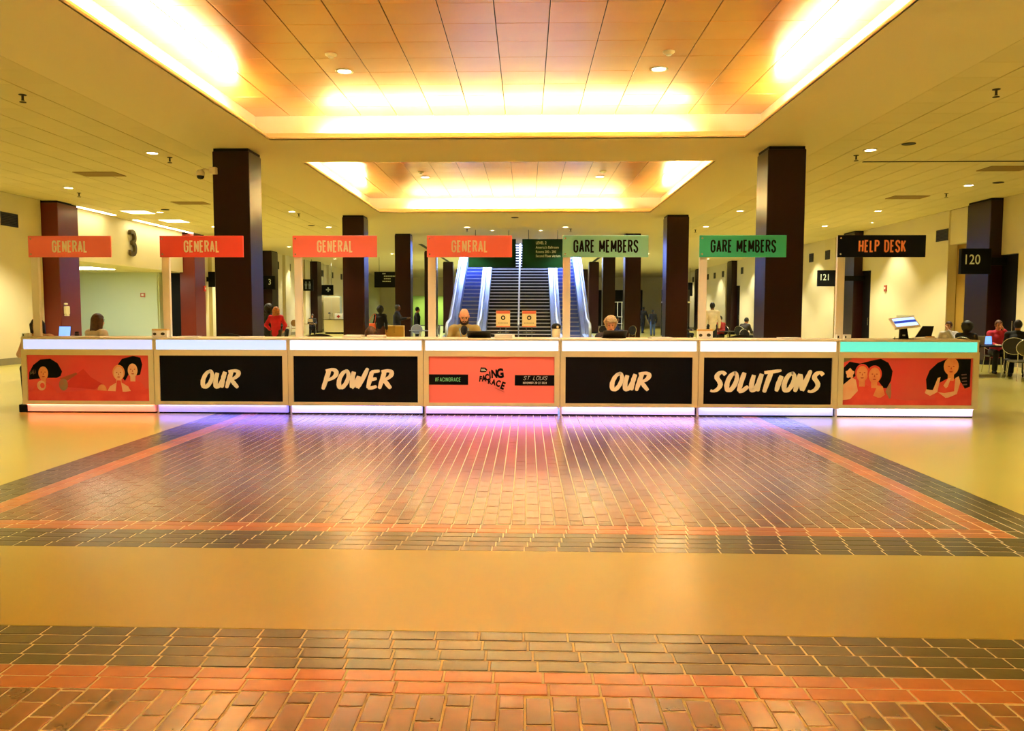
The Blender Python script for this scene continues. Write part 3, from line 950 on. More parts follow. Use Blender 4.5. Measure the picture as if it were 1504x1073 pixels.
# plain condensed stroke lettering
def AR(cx, cz, rx, rz, a0, a1, n=7):
    return [(cx+rx*math.cos(R(a0+(a1-a0)*k/n)), cz+rz*math.sin(R(a0+(a1-a0)*k/n))) for k in range(n+1)]
BOWL = AR(.25, .77, .25, .23, 90, -90)
FONT = {
 'G': (.52, [[(.52, .70)] + AR(.26, .78, .26, .22, 0, 180) + AR(.26, .22, .26, .22, 180, 360) + [(.52, .50), (.30, .50)]]),
 'C': (.52, [[(.52, .70)] + AR(.26, .78, .26, .22, 0, 180) + AR(.26, .22, .26, .22, 180, 360) + [(.52, .30)]]),
 'O': (.52, [AR(.26, .76, .26, .24, 0, 180) + AR(.26, .24, .26, .24, 180, 360) + [(.52, .76)]]),
 '0': (.50, [AR(.25, .74, .25, .26, 0, 180) + AR(.25, .26, .25, .26, 180, 360) + [(.50, .74)]]),
 'E': (.40, [[(.40, 1), (0, 1), (0, 0), (.40, 0)], [(0, .52), (.35, .52)]]),
 'F': (.40, [[(.40, 1), (0, 1), (0, 0)], [(0, .50), (.35, .50)]]),
 'N': (.52, [[(0, 0), (0, 1), (.52, 0), (.52, 1)]]),
 'R': (.50, [[(0, 0), (0, 1)] + BOWL + [(0, .54)], [(.26, .54), (.52, 0)]]),
 'P': (.50, [[(0, 0), (0, 1)] + BOWL + [(0, .54)]]),
 'B': (.50, [[(0, 0), (0, 1)] + AR(.22, .77, .23, .23, 90, -90) + [(0, .54)], [(0, .54)] + AR(.25, .27, .25, .27, 90, -90) + [(0, 0)]]),
 'A': (.56, [[(0, 0), (.28, 1), (.56, 0)], [(.09, .28), (.47, .28)]]),
 'L': (.38, [[(0, 1), (0, 0), (.38, 0)]]),
 'M': (.68, [[(0, 0), (0, 1), (.34, .22), (.68, 1), (.68, 0)]]),
 'S': (.50, [[(.50, .74)] + AR(.25, .77, .25, .23, 0, 220) + AR(.25, .23, .25, .25, 40, -180)]),
 'H': (.52, [[(0, 0), (0, 1)], [(.52, 0), (.52, 1)], [(0, .52), (.52, .52)]]),
 'D': (.52, [[(0, 0), (0, 1)] + AR(.22, .70, .30, .30, 90, 0) + AR(.22, .30, .30, .30, 0, -90) + [(0, 0)]]),
 'K': (.50, [[(0, 0), (0, 1)], [(.50, 1), (.02, .42)], [(.16, .58), (.52, 0)]]),
 'I': (.0, [[(0, 0), (0, 1)]]),
 'U': (.52, [[(0, 1)] + AR(.26, .24, .26, .24, 180, 360) + [(.52, 1)]]),
 'V': (.54, [[(0, 1), (.27, 0), (.54, 1)]]),
 'T': (.46, [[(0, 1), (.46, 1)], [(.23, 1), (.23, 0)]]),
 '#': (.50, [[(.08, 0), (.20, 1)], [(.30, 0), (.42, 1)], [(0, .34), (.50, .34)], [(0, .68), (.50, .68)]]),
 '1': (.18, [[(0, .84), (.18, 1), (.18, 0)]]),
 '2': (.50, [AR(.25, .75, .25, .25, 170, -20) + [(0, 0), (.50, 0)]]),
 '4': (.52, [[(.38, 0), (.38, 1), (0, .28), (.52, .28)]]),
 '-': (.24, [[(0, .45), (.24, .45)]]),
 '.': (.0, [[(0, 0), (0, .08)]]),
 ' ': (.20, []),
}
def ribbon(mb, pts, hw, y0, y1):
    P = [Vector(p) for p in pts]
    for i in range(1, len(P)-1):
        d0, d1 = (P[i]-P[i-1]), (P[i+1]-P[i])
        if d0.length > hw and d1.length > hw and d0.normalized().dot(d1.normalized()) < -.2:
            ribbon(mb, pts[:i+1], hw, y0, y1)
            ribbon(mb, pts[i:], hw, y0-.0001, y1)
            return
    Q = [P[0]]
    for p in P[1:]:
        if (p-Q[-1]).length > hw*.08:
            Q.append(p)
    P = Q
    n = len(P)
    L, Rt_ = [], []
    for i in range(n):
        d0 = (P[i]-P[i-1]).normalized() if i else (P[1]-P[0]).normalized()
        d1 = (P[i+1]-P[i]).normalized() if i < n-1 else d0
        t_ = (d0+d1)
        t_ = t_.normalized() if t_.length > 1e-4 else d0
        nn = Vector((-t_.y, t_.x))
        c_ = max(nn.dot(Vector((-d0.y, d0.x))), .55)
        L.append(P[i]+nn*hw/c_)
        Rt_.append(P[i]-nn*hw/c_)
    vs_ = [(q.x, y, q.y) for y in (y0, y1) for q in L+Rt_]
    fs = []
    for i in range(n-1):
        fs += [(i, i+1, n+i+1, n+i), (2*n+i, 3*n+i, 3*n+i+1, 2*n+i+1), (i, 2*n+i, 2*n+i+1, i+1), (n+i, n+i+1, 3*n+i+1, 3*n+i)]
    fs += [(0, n, 3*n, 2*n), (n-1, 3*n-1, 4*n-1, 2*n-1)]
    mb.add(vs_, fs)
def mono_word(parent, word, cx, cz, height, width, sw, y0, y1, mt, slant=0.0):
    gap = sw*2.05
    tot = sum(FONT[c][0] for c in word) + gap*(len(word)-1) + sw
    kx = width/tot
    hh = height*(1-sw*.85)
    x = sw/2
    mb = MB()
    for c in word:
        w, st = FONT[c]
        for q, pts in enumerate(st):
            ribbon(mb, [(cx-width/2+(x+px)*kx+slant*pz*height, cz-hh/2+pz*hh) for px, pz in pts], sw*height*.34, y0-.0002*q, y1)
        x += w+gap
    return mb.build('lettering', mt, parent)

def poly_print(parent, name, pts, mt, lay):
    """flat printed shape on the panel face; pts (x,z) local, lay = print layer"""
    y = -.0012*lay
    MB().prism(pts, 'y', y-.001, y+.0005).build(name, mt, parent)

def blob(cx, cz, rx, rz, n=22, f=None):
    out = []
    for k in range(n):
        a = 2*PI*k/n
        q = f(a) if f else 1.0
        out.append((cx+rx*q*math.cos(a), cz+rz*q*math.sin(a)))
    return out

UW = 2.046
UX = -7.25
CY = 11.88
BANDS = [((.66, .70, 1.0), 1.0), ((.58, .68, 1.0), 1.12), ((.78, .85, 1.0), 1.25), ((.86, .90, 1.0), 1.3), ((.86, .92, 1.0), 1.3), ((.97, .96, 1.0), 1.5), ((.16, .92, .66), .92)]
BASES = [((1.0, .16, .12), 1.25), ((.24, .22, 1.0), 1.5), ((.50, .50, 1.0), 1.7), ((.55, .36, 1.0), 1.5), ((.66, .48, 1.0), 1.7), ((.38, .42, 1.0), 1.7), ((.78, .62, 1.0), 1.6)]
LED = [(1.0, .16, .10), (.16, .13, 1.0), (.28, .27, 1.0), (.44, .22, 1.0), (.46, .30, 1.0), (.24, .27, 1.0), (.62, .45, 1.0)]
ULAB = ['counter unit with coral print of three people at the left end', 'counter unit with black panel lettered OUR left of POWER', 'counter unit with black panel lettered POWER',
        'counter unit with coral FACING RACE panel in the middle', 'counter unit with black panel lettered OUR left of SOLUTIONS', 'counter unit with black panel lettered SOLUTIONS', 'counter unit with teal light band at the right end']
GTXT = {1: ('OUR', .70, .345, .57, .27), 2: ('POWER', .52, .345, 1.03, .28), 4: ('OUR', .74, .335, .57, .27), 5: ('SOLUTIONS', .20, .33, 1.60, .29)}
M_PK = mat('print_peach', rgb(246, 176, 118), .6, noise=(5, .8, rgb(232, 128, 90)))
M_PK2 = mat('print_rose', rgb(240, 84, 76), .6, noise=(5, .9, rgb(226, 60, 64)))
M_PK3 = mat('print_blush', rgb(248, 206, 164), .6, noise=(6, .6, rgb(240, 150, 112)))
M_PGR = mat('print_green', rgb(112, 150, 112), .6, noise=(6, .8, rgb(196, 96, 78)))
M_PDK = mat('print_deepred', rgb(210, 44, 50), .6, noise=(4, .7, rgb(224, 60, 60)))
M_PFT = mat('print_feature', rgb(190, 70, 56), .6)

def print_person(parent, cx, cz, s, skin, cloth, lay, cap=None, feat=True):
    poly_print(parent, 'printed_body', [(cx-.16*s, cz-.40*s), (cx-.185*s, cz-.25*s), (cx-.14*s, cz-.155*s), (cx-.05*s, cz-.115*s), (cx+.05*s, cz-.115*s), (cx+.14*s, cz-.155*s), (cx+.185*s, cz-.25*s), (cx+.16*s, cz-.40*s)], cloth, lay)
    poly_print(parent, 'printed_neck', [(cx-.04*s, cz-.15*s), (cx+.04*s, cz-.15*s), (cx+.04*s, cz-.05*s), (cx-.04*s, cz-.05*s)], skin, lay+1)
    if cap:
        poly_print(parent, 'printed_hair', blob(cx, cz+.015*s, .098*s, .118*s), cap, lay+1.5)
    poly_print(parent, 'printed_head', blob(cx, cz, .078*s, .105*s), skin, lay+2)
    if feat:
        for dx in (-.03, .03):
            poly_print(parent, 'printed_eye', blob(cx+dx*s, cz+.015*s, .012*s, .006*s, 8), M_PFT, lay+3)
        poly_print(parent, 'printed_mouth', blob(cx, cz-.05*s, .024*s, .008*s, 10), M_PFT, lay+3)

for i in range(7):
    u = thing('counter_unit', ULAB[i], 'counter', (UX+UW*i, CY, 0), 0, 'registration counter units')
    w = UW
    MB().box(.012, w-.012, .06, .66, .13, 1.10).build('cabinet', M_FRAME, u)
    MB().box(.06, w-.06, .14, .60, .0, .13).build('plinth', M_BLACK, u)
    MB().bbox(.004, w-.004, -.03, .72, 1.125, 1.155, .006).build('countertop', M_TOP, u)
    c, e = BANDS[i]
    MB().bbox(.028, w-.028, -.004, .06, .978, 1.124, .004).build('light_band', mat('band_%d' % i, (c[0]*.2, c[1]*.2, c[2]*.2, 1), .4, emit=c+(1,), estr=e*.36), u)
    MB().box(.004, .028, -.008, .06, .975, 1.124).build('band_end', M_FRAME, u)
    MB().box(w-.028, w-.004, -.008, .06, .975, 1.124).build('band_end', M_FRAME, u)
    f = MB()
    x0, x1, z0, z1 = .08, w-.085, .192, .888
    for b in ((.004, x0, -.03, .06, .135, .975), (x1, w-.004, -.03, .06, .135, .975), (x0, x1, -.03, .06, .135, z0), (x0, x1, -.03, .06, z1, .975)):
        f.box(*b)
    f.build('front_frame', M_FRAME, u)
    g = MB().box(x0, x1, -.004, .05, z0, z1)
    g.v = [(a, b+.0, c_) for a, b, c_ in g.v]
    gm = M_PRED if i in (0, 6) else (M_CORAL if i == 3 else M_GRAPH)
    g = g.build('graphic_panel', gm, u)
    c, e = BASES[i]
    MB().box(.03, w-.03, .045, .10, .022, .128).build('base_light', mat('base_%d' % i, (.75, .75, .78, 1), .5, emit=c+(1,), estr=e*.16), u)  # white kick panel, no lamp; LED light falling on it is added as emission
    MB().box(.05, w-.05, -.005, .030, .126, .1335).build('led_strip', mat('led_%d' % i, (.2, .2, .2, 1), .4, emit=LED[i]+(1,), estr=5.0), u)
    MB().box(.006, .03, .04, .10, .0, .135).build('base_divider', M_FRAME if i else M_BLACK, u)
    MB().box(.03, w-.03, .05, .10, .0, .022).build('base_shadow_gap', M_BLACK, u)
    if i in GTXT:
        t_ = GTXT[i]
        brush_word(g, t_[0], t_[1], t_[2]+.05, t_[3], t_[4], -.0075, -.004)
    if i == 3:
        MB().box(x0, x0+.59, -.0065, -.004, .462, .618).build('black_bar', M_GRAPH, g)
        MB().box(x1-.59, x1, -.0065, -.004, .456, .612).build('black_bar', M_GRAPH, g)
        mono_word(g, '#FACINGRACE', x0+.285, .541, .066, .385, .17, -.0078, -.006, mat('print_mint', rgb(126, 214, 150), .6))
        mono_word(g, 'ST. LOUIS', x1-.29, .568, .060, .355, .11, -.0078, -.006, M_PAPER, .3)
        mono_word(g, 'NOVEMBER 20-22 2024', x1-.29, .496, .034, .355, .17, -.0078, -.006, M_PAPER)
        # event logo: wavy block letters with a small tag
        cx = (x0+x1)/2-.01
        def wl(ch, x, z, sz, ang, sx=.72):
            text('txt', ch, M_GRAPH, g, (cx+x, -.0065, z), sz, sx, (PI/2, ang, 0), bold=.006*sz/.13, ext=.0012)
        wl('F', -.155, .548, .115, R(6)); wl('A', -.105, .556, .120, R(-4)); wl('C', -.055, .572, .128, R(-8))
        wl('I', -.012, .606, .140, R(-4)); wl('N', .052, .622, .165, R(-3)); wl('G', .140, .630, .190, R(-6), .78)
        wl('R', -.022, .512, .105, R(4)); wl('A', .042, .500, .115, R(10)); wl('C', .110, .480, .130, R(14)); wl('E', .178, .448, .150, R(20), .74)
        MB().prism([(cx-.165, .660), (cx-.150, .725), (cx-.08, .722), (cx-.052, .690), (cx-.075, .655), (cx-.14, .652)], 'y', -.0065, -.004).build('logo_tag', M_GRAPH, g)
        MB().box(cx-.145, cx-.085, -.0072, -.0064, .692, .702).box(cx-.145, cx-.07, -.0072, -.0064, .674, .684).build('tag_lines', M_CREAMTXT, g)
        MB().prism([(cx+.06, .415), (cx+.20, .352), (cx+.205, .358), (cx+.065, .421)], 'y', -.0065, -.004).build('logo_underline', mat('print_rust', rgb(214, 80, 62), .6), g)
    if i in (0, 6):
        gp = g
        e_ = bpy.data.objects.new('print_art', None)
        # printed shapes sit on the panel face; panel-local origin shifted to the face
        def PP(name, pts, mt, lay):
            y = -.004-.0010*lay
            MB().prism([(x0+min(max(px, .002), .998)*(x1-x0), z0+min(max(pz, .003), .997)*(z1-z0)) for px, pz in pts], 'y', y-.0008, -.004).build(name, mt, gp)
        bpy.data.objects.remove(e_)
        asp = (x1-x0)/(z1-z0)
        def disc(px, pz, rx, rz, n=22, f=None):
            return [(px+rx/asp*(f(2*PI*k/n) if f else 1)*math.cos(2*PI*k/n), pz+rz*(f(2*PI*k/n) if f else 1)*math.sin(2*PI*k/n)) for k in range(n)]
        def bust(px, pz, s, skin, cloth, lay, hair=None, wide=1.0):
            PP('printed_body', [(px-.26*s*wide/asp, pz-.75*s), (px-.28*s*wide/asp, pz-.42*s), (px-.20*s*wide/asp, pz-.28*s), (px-.06*s/asp, pz-.20*s), (px+.06*s/asp, pz-.20*s), (px+.20*s*wide/asp, pz-.28*s), (px+.28*s*wide/asp, pz-.42*s), (px+.26*s*wide/asp, pz-.75*s)], cloth, lay)
            PP('printed_neck', [(px-.055*s/asp, pz-.24*s), (px+.055*s/asp, pz-.24*s), (px+.055*s/asp, pz-.08*s), (px-.055*s/asp, pz-.08*s)], skin, lay+.5)
            if hair:
                PP('printed_hair', disc(px, pz+.025*s, .135*s, .165*s), hair, lay+.8)
            PP('printed_head', disc(px, pz, .108*s, .150*s), skin, lay+1.2)
            for dx in (-.042, .042):
                PP('printed_eye', disc(px+dx*s/asp, pz+.025*s, .018*s, .010*s, 8), M_PFT, lay+1.6)
            PP('printed_nose', [(px-.012*s/asp, pz-.03*s), (px+.012*s/asp, pz-.03*s), (px, pz+.02*s)], M_PFT, lay+1.5)
            PP('printed_mouth', disc(px, pz-.075*s, .034*s, .012*s, 10), M_PFT, lay+1.6)
        if i == 0:
            PP('printed_shade', [(.30, .3), (.36, .50), (.46, .70), (.52, .52), (.62, .36), (.55, .25)], M_PDK, 1)
            PP('printed_brush_mark', [(.01, .46), (.015, .62), (.05, .78), (.11, .90), (.19, .92), (.25, .82), (.285, .64), (.27, .54), (.24, .50), (.16, .50)], M_GRAPH, 1.2)
            PP('printed_smudge', disc(.293, .35, .10, .13), M_PGR, 1.4)
            PP('printed_smudge', [(.26, .48), (.40, .62), (.41, .58), (.33, .44)], mat('print_olive', rgb(176, 90, 66), .6), 1.2)
            PP('printed_brush_mark', [(.745, .80), (.78, .92), (.87, .985), (.93, .95), (.945, .80), (.925, .58), (.90, .56), (.86, .72), (.80, .44), (.775, .52)], M_GRAPH, 1.2)
            bust(.130, .60, 1.0, M_PK, M_PK2, 2)
            PP('printed_hands', disc(.112, .33, .10, .11), M_PK3, 4.2)
            PP('printed_hand', disc(.120, .33, .05, .06), M_PK2, 4.6)
            bust(.865, .67, 1.0, M_PK3, M_PK2, 2)
            bust(.750, .60, 1.0, M_PK3, M_PK3, 4.2, M_PK)
            PP('printed_shirt', [(.72, .18), (.735, .45), (.765, .45), (.78, .18)], M_PK2, 6.2)
            PP('printed_hand', disc(.610, .24, .10, .12, 14), M_PK, 4.0)
            PP('printed_ground', [(0, 0), (1, 0), (1, .28), (.80, .20), (.5, .24), (.2, .16), (0, .24)], M_PK2, 7)
            for k in range(4):
                PP('printed_script', [(.022+.012*k, .56+.02*(k % 2)), (.026+.012*k, .62), (.031+.012*k, .70-.02*(k % 2)), (.028+.012*k, .60)], M_PGR, 2.4)
        else:
            PP('printed_brush_mark', [(.005, .42), (.0, .78), (.05, .92), (.13, .88), (.20, .93), (.29, .985), (.35, .90), (.385, .72), (.375, .52), (.345, .36), (.32, .36), (.25, .6), (.10, .62)], M_GRAPH, 1.2)
            PP('printed_smudge', [(.005, .90), (.07, .97), (.05, 1.0), (.005, 1.0)], M_PGR, 1.0)
            PP('printed_smudge', [(.33, .14), (.37, .05), (.38, .24), (.375, .48), (.34, .34)], M_PGR, 1.6)
            PP('printed_flower', disc(.055, .67, .085, .10, 16, lambda a: 1+.2*math.sin(5*a)), M_PK3, 2)
            bust(.150, .66, 1.12, M_PK, M_PK2, 2.4, M_PK2)
            bust(.245, .63, 1.12, M_PK, M_PK2, 4.6, M_PK2)
            PP('printed_arm', [(.0, .10), (.0, .42), (.07, .58), (.10, .54), (.12, .30), (.06, .12)], M_PK3, 7)
            PP('printed_arm', [(.24, .20), (.27, .42), (.31, .40), (.33, .22), (.29, .14)], M_PK, 7)
            PP('printed_brush_mark', [(.655, .32), (.645, .55), (.67, .74), (.73, .90), (.80, .985), (.985, .985), (.985, .40), (.90, .30), (.75, .34)], M_GRAPH, 1.2)
            bust(.835, .80, 1.15, M_PK, M_PK2, 2.2, M_PK)
            PP('printed_collar', [(.78, .42), (.815, .58), (.835, .58), (.815, .40), (.80, .36)], M_PK3, 5)
            PP('printed_arm', [(.64, .26), (.65, .34), (.70, .32), (.735, .58), (.755, .60), (.735, .28), (.68, .20)], M_PK3, 5.2)
            PP('printed_arm', [(.74, .28), (.80, .16), (.88, .18), (.91, .50), (.895, .62), (.87, .58), (.865, .30), (.79, .26)], M_PK3, 5.4)
            PP('printed_ground', [(0, 0), (1, 0), (1, .36), (.90, .26), (.80, .14), (.5, .10), (.3, .16), (.12, .14), (0, .06)], M_PK2, 7.4)
            for k in range(4):
                PP('printed_script', [(.915+.003*k, .66-.07*k), (.955+.002*k, .67-.07*k), (.957+.002*k, .645-.07*k), (.918+.003*k, .635-.07*k)], mat('print_script', rgb(110, 80, 78), .6), 2.4)
    if i == 0:
        MB().add([(-.115, .60, 0.0), (-.115, .64, 0), (.0, .60, 0), (.0, .64, 0), (-.02, .60, .96), (-.02, .64, .96), (.0, .60, .96), (.0, .64, .96)],
                 [(0, 2, 6, 4), (1, 5, 7, 3), (0, 4, 5, 1), (4, 6, 7, 5), (2, 3, 7, 6), (0, 1, 3, 2)]).build('end_panel', mat('panel_grey', rgb(112, 104, 84), .6), u)
        MB().bbox(-.12, .03, .06, .34, 0, .12, .006).build('end_block', M_BLACK, u)

# flag signs on posts
SIGNS = [('GENERAL', M_CORAL, 'c', 'coral GENERAL flag sign at the far left end of the counter'), ('GENERAL', M_CORAL, 'c', 'coral GENERAL flag sign second from the left'),
         ('GENERAL', M_CORAL, 'c', 'coral GENERAL flag sign third from the left above POWER'), ('GENERAL', M_CORAL, 'c', 'coral GENERAL flag sign in front of the stairs'),
         ('GARE MEMBERS', None, 'k', 'mint GARE MEMBERS flag sign nearer the stairs'), ('GARE MEMBERS', None, 'k', 'green GARE MEMBERS flag sign in front of the right column'),
         ('HELP DESK', None, 'o', 'dark navy HELP DESK flag sign at the right')]
M_TEAL1 = mat('sign_mint', rgb(140, 216, 200), .45)
M_TEAL2 = mat('sign_teal', rgb(48, 182, 154), .45)
M_NAVY = mat('sign_navy', rgb(12, 13, 28), .6, spec=.15)
M_SGRED = mat('sign_coral_red', rgb(248, 84, 86), .45)
SM = [M_CORAL, M_SGRED, M_CORAL, M_CORAL, M_TEAL1, M_TEAL2, M_NAVY]
TM = {'c': M_CREAMTXT, 'k': M_GRAPH, 'o': mat('print_orange', rgb(246, 150, 104), .5)}
for i, (tx, _, tc, lb) in enumerate(SIGNS):
    px = -7.23+2.052*i
    v = thing('flag_sign', lb, 'sign', (px, 12.18, 1.155), 0, 'flag signs on the counter')
    MB().bbox(0, .115, -.03, .03, 0, 1.54, .006).build('post', M_POST, v)
    MB().bbox(-.04, .155, -.07, .07, 0, .012, .004).build('foot_plate', M_POST, v)
    p = MB().bbox(-.01, 1.28, -.062, -.034, 1.225, 1.55, .004).build('sign_panel', SM[i], v)
    mono_word(p, tx, .64, 1.388, {'c': .19, 'k': .20, 'o': .19}[tc], {'c': .545, 'k': .965, 'o': .69}[tc], .19, -.0645, -.061, TM[tc])
    for zz in (1.27, 1.505):
        MB().lathe([(.001, -.006), (.012, -.005), (.014, 0)], n=10).xf(Matrix.Translation((.03, -.062, zz)) @ Matrix.Rotation(R(90), 4, 'X') @ Matrix.Scale(-1, 4, (0, 0, 1))).build('screw', M_CHROME, p)

# ================================================================== STAIRS AND ESCALATORS
SB, SLOPE = 36.0, .53
M_STEP = mat('stair_dark', rgb(18, 20, 30), .5)
M_NOSE = mat('stair_nosing', rgb(246, 246, 250), .5)
M_ESTEP = mat('escalator_step', rgb(122, 150, 236), .45)
M_ESIDE = mat('escalator_panel', rgb(192, 208, 250), .3, metal=.4)
M_RUB = mat('handrail_rubber', rgb(26, 28, 40), .4)
def staircase():
    v = thing('staircase', 'wide dark staircase with white step nosings between the escalators', 'stairs', (.07, SB, 0))
    n, rise = 38, .165
    run = rise/SLOPE
    w = 1.49
    for k in range(n):
        z, y = (k+1)*rise, k*run
        st = MB().box(-w, w, y, y+run+.02, z-rise, z).build('step', M_STEP, v)
        MB().bbox(-w, w, y-.03, y+.04, z-.045, z+.004, .004).build('nosing', M_NOSE, st)
    MB().prism([(.3, 0), (n*run, 0), (n*run, (n-1)*rise), (.3, .02)], 'x', -w, w).build('carriage', M_STEP, v)
    # centre rail
    L = n*run
    MB().tube([(0, -.35, .92), (0, 0, 1.05), (0, L, 1.05+L*SLOPE)], .045, 8).build('centre_handrail', M_NOSE, v)
    for k in range(0, n, 4):
        y = k*run+.1
        MB().tube([(0, y, (k+1)*rise), (0, y, 1.05+y*SLOPE)], .022, 6).build('baluster', M_STEEL, v)
    MB().tube([(0, -.35, 0), (0, -.35, .92)], .025, 6).build('baluster', M_STEEL, v)
    return v
staircase()
def escalator(x0, x1, o0, o1, label):
    """x0..x1 steps, o0..o1 outer faces"""
    v = thing('escalator', label, 'escalator', (0, SB-.6, 0))
    n, rise = 32, .2
    run = rise/SLOPE
    top = n*run
    me = MB().bbox(x0, x1, 0, run+.02, -rise, 0, .012)
    for k in range(24):
        xx = x0+.03+k*(x1-x0-.06)/23
        me.box(xx-.008, xx+.008, -.008, .02, -rise+.02, 0.004)
    me = me.mesh('step')
    me.materials.append(M_ESTEP)
    me2 = MB().bbox(x0, x1, -.035, .03, -.055, .006, .01).mesh('step_edge')
    me2.materials.append(mat('escalator_edge', rgb(214, 224, 250), .4))
    for k in range(n):
        link('step', me, None, v, (0, .6+k*run, max(.02, (k+1)*rise-.15)))
        link('step_edge', me2, None, v, (0, .6+k*run, max(.02, (k+1)*rise-.15)))
    MB().box(x0, x1, -1.4, .62, 0, .03).build('landing_plate', M_STEEL, v)
    for a, b in ((o0, x0), (x1, o1)):
        # truss skirt
        MB().prism([(-1.3, 0), (.8, 0), (.8+top, top*SLOPE-.6), (.8+top, top*SLOPE+.55), (.55, .52), (-1.3, .42)], 'x', a, b).build('side_cladding', M_ESIDE, v)
        mid = (a+b)/2
        MB().prism([(-1.25, .40), (.55, .50), (.8+top, top*SLOPE+.53), (.8+top, top*SLOPE+1.30), (.5, 1.16), (-1.05, .98), (-1.32, .72)], 'x', mid-.06, mid+.06).build('balustrade', mat('balustrade_panel', rgb(196, 208, 242), .25, metal=.35), v)
        MB().tube([(mid, -1.2, .45), (mid, -1.42, .62), (mid, -1.36, .86), (mid, -1.08, 1.02), (mid, .5, 1.20), (mid, .8+top, top*SLOPE+1.34)], .055, 8).build('handrail', mat('handrail_blue', rgb(210, 220, 246), .35, metal=.2), v)
        for k in range(3):
            MB().box(a+.02+k*.13*(b-a)/.42, a+.05+k*.13*(b-a)/.42, -1.32, -1.29, .05, .38).build('newel_panel', M_STEEL, v)
    return v
escalator(-2.78, -1.88, -3.22, -1.43, 'blue lit escalator left of the staircase')
escalator(2.02, 2.92, 1.57, 3.36, 'blue lit escalator right of the staircase')
# closure notices on stands at the stair foot
for x, l in ((-.57, 'left'), (.54, 'right')):
    v = thing('notice_stand', 'cream notice with orange header on stand, %s one at the stair foot' % l, 'notice', (x, 34.0, 0))
    p = MB().bbox(-.30, .30, -.012, .012, .86, 1.56, .004).build('notice_board', mat('notice_cream', rgb(218, 184, 128), .6), v)
    MB().box(-.29, .29, -.016, -.012, 1.43, 1.555).build('header_band', mat('notice_orange', rgb(206, 84, 48), .6), p)
    MB().box(-.29, .29, -.016, -.012, .865, .90).build('footer_band', MATS['notice_orange'], p)
    MB().lathe([(.05, 0), (.095, 0), (.095, .004), (.05, .004), (.05, 0)], n=20).xf(Matrix.Translation((0, -.012, 1.26)) @ Matrix.Rotation(R(90), 4, 'X')).build('seal_mark', M_GRAPH, p)
    q = MB()
    for k in range(7):
        q.box(-.22+k*.063, -.22+k*.063+.045, -.016, -.012, 1.02, 1.05)
    q.build('small_print', mat('print_brown', rgb(120, 88, 54), .6), p)
    for s in (-.12, .12):
        MB().tube([(s, 0, .0), (s, 0, .87)], .011, 6).build('leg', M_CHROME, v)
    MB().bbox(-.22, .22, -.16, .16, 0, .012, .004).build('base_plate', M_VENT, v)
    q = MB()
    q.tube([(-.26, .02, .62), (.26, .02, .62)], .008, 6)
    q.build('cross_bar', M_CHROME, v)

# ================================================================== PEOPLE
def surf_nets(f, org, h):
    """naive surface nets on a numpy field f (inside < 0)"""
    nx, ny, nz = f.shape
    s = f < 0
    c = np.zeros((nx-1, ny-1, nz-1), int)
    for i in (0, 1):
        for j in (0, 1):
            for k in (0, 1):
                c += s[i:nx-1+i, j:ny-1+j, k:nz-1+k]
    act = (c > 0) & (c < 8)
    idx = -np.ones(act.shape, int)
    cells = np.argwhere(act)
    idx[act] = np.arange(len(cells))
    acc = np.zeros((len(cells), 3))
    cnt = np.zeros(len(cells))
    cor = [(i, j, k) for i in (0, 1) for j in (0, 1) for k in (0, 1)]
    for a in cor:
        for ax in range(3):
            if a[ax] == 0:
                b = list(a)
                b[ax] = 1
                fa = f[cells[:, 0]+a[0], cells[:, 1]+a[1], cells[:, 2]+a[2]]
                fb = f[cells[:, 0]+b[0], cells[:, 1]+b[1], cells[:, 2]+b[2]]
                mk = (fa < 0) != (fb < 0)
                t_ = np.where(mk, fa/np.where(mk, fa-fb, 1), 0)
                p = np.array(a, float)[None, :].repeat(len(cells), 0)
                p[:, ax] += t_
                acc[mk] += p[mk]
                cnt[mk] += 1
    verts = (cells + acc/cnt[:, None])*h + np.array(org)
    faces = []
    for ax in range(3):
        sl0 = [slice(None)]*3
        sl1 = [slice(None)]*3
        sl0[ax] = slice(0, -1)
        sl1[ax] = slice(1, None)
        ch = s[tuple(sl0)] != s[tuple(sl1)]
        e = np.argwhere(ch)
        o1, o2 = [(1, 2), (2, 0), (0, 1)][ax]
        ok = (e[:, o1] > 0) & (e[:, o2] > 0) & (e[:, o1] < idx.shape[o1]) & (e[:, o2] < idx.shape[o2])
        e = e[ok]
        ins = s[e[:, 0], e[:, 1], e[:, 2]]
        def g(d1, d2):
            q = e.copy()
            q[:, o1] += d1
            q[:, o2] += d2
            return idx[q[:, 0], q[:, 1], q[:, 2]]
        q = np.stack([g(-1, -1), g(0, -1), g(0, 0), g(-1, 0)], 1)
        q[~ins] = q[~ins][:, ::-1]
        faces += q.tolist()
    return verts.tolist(), faces

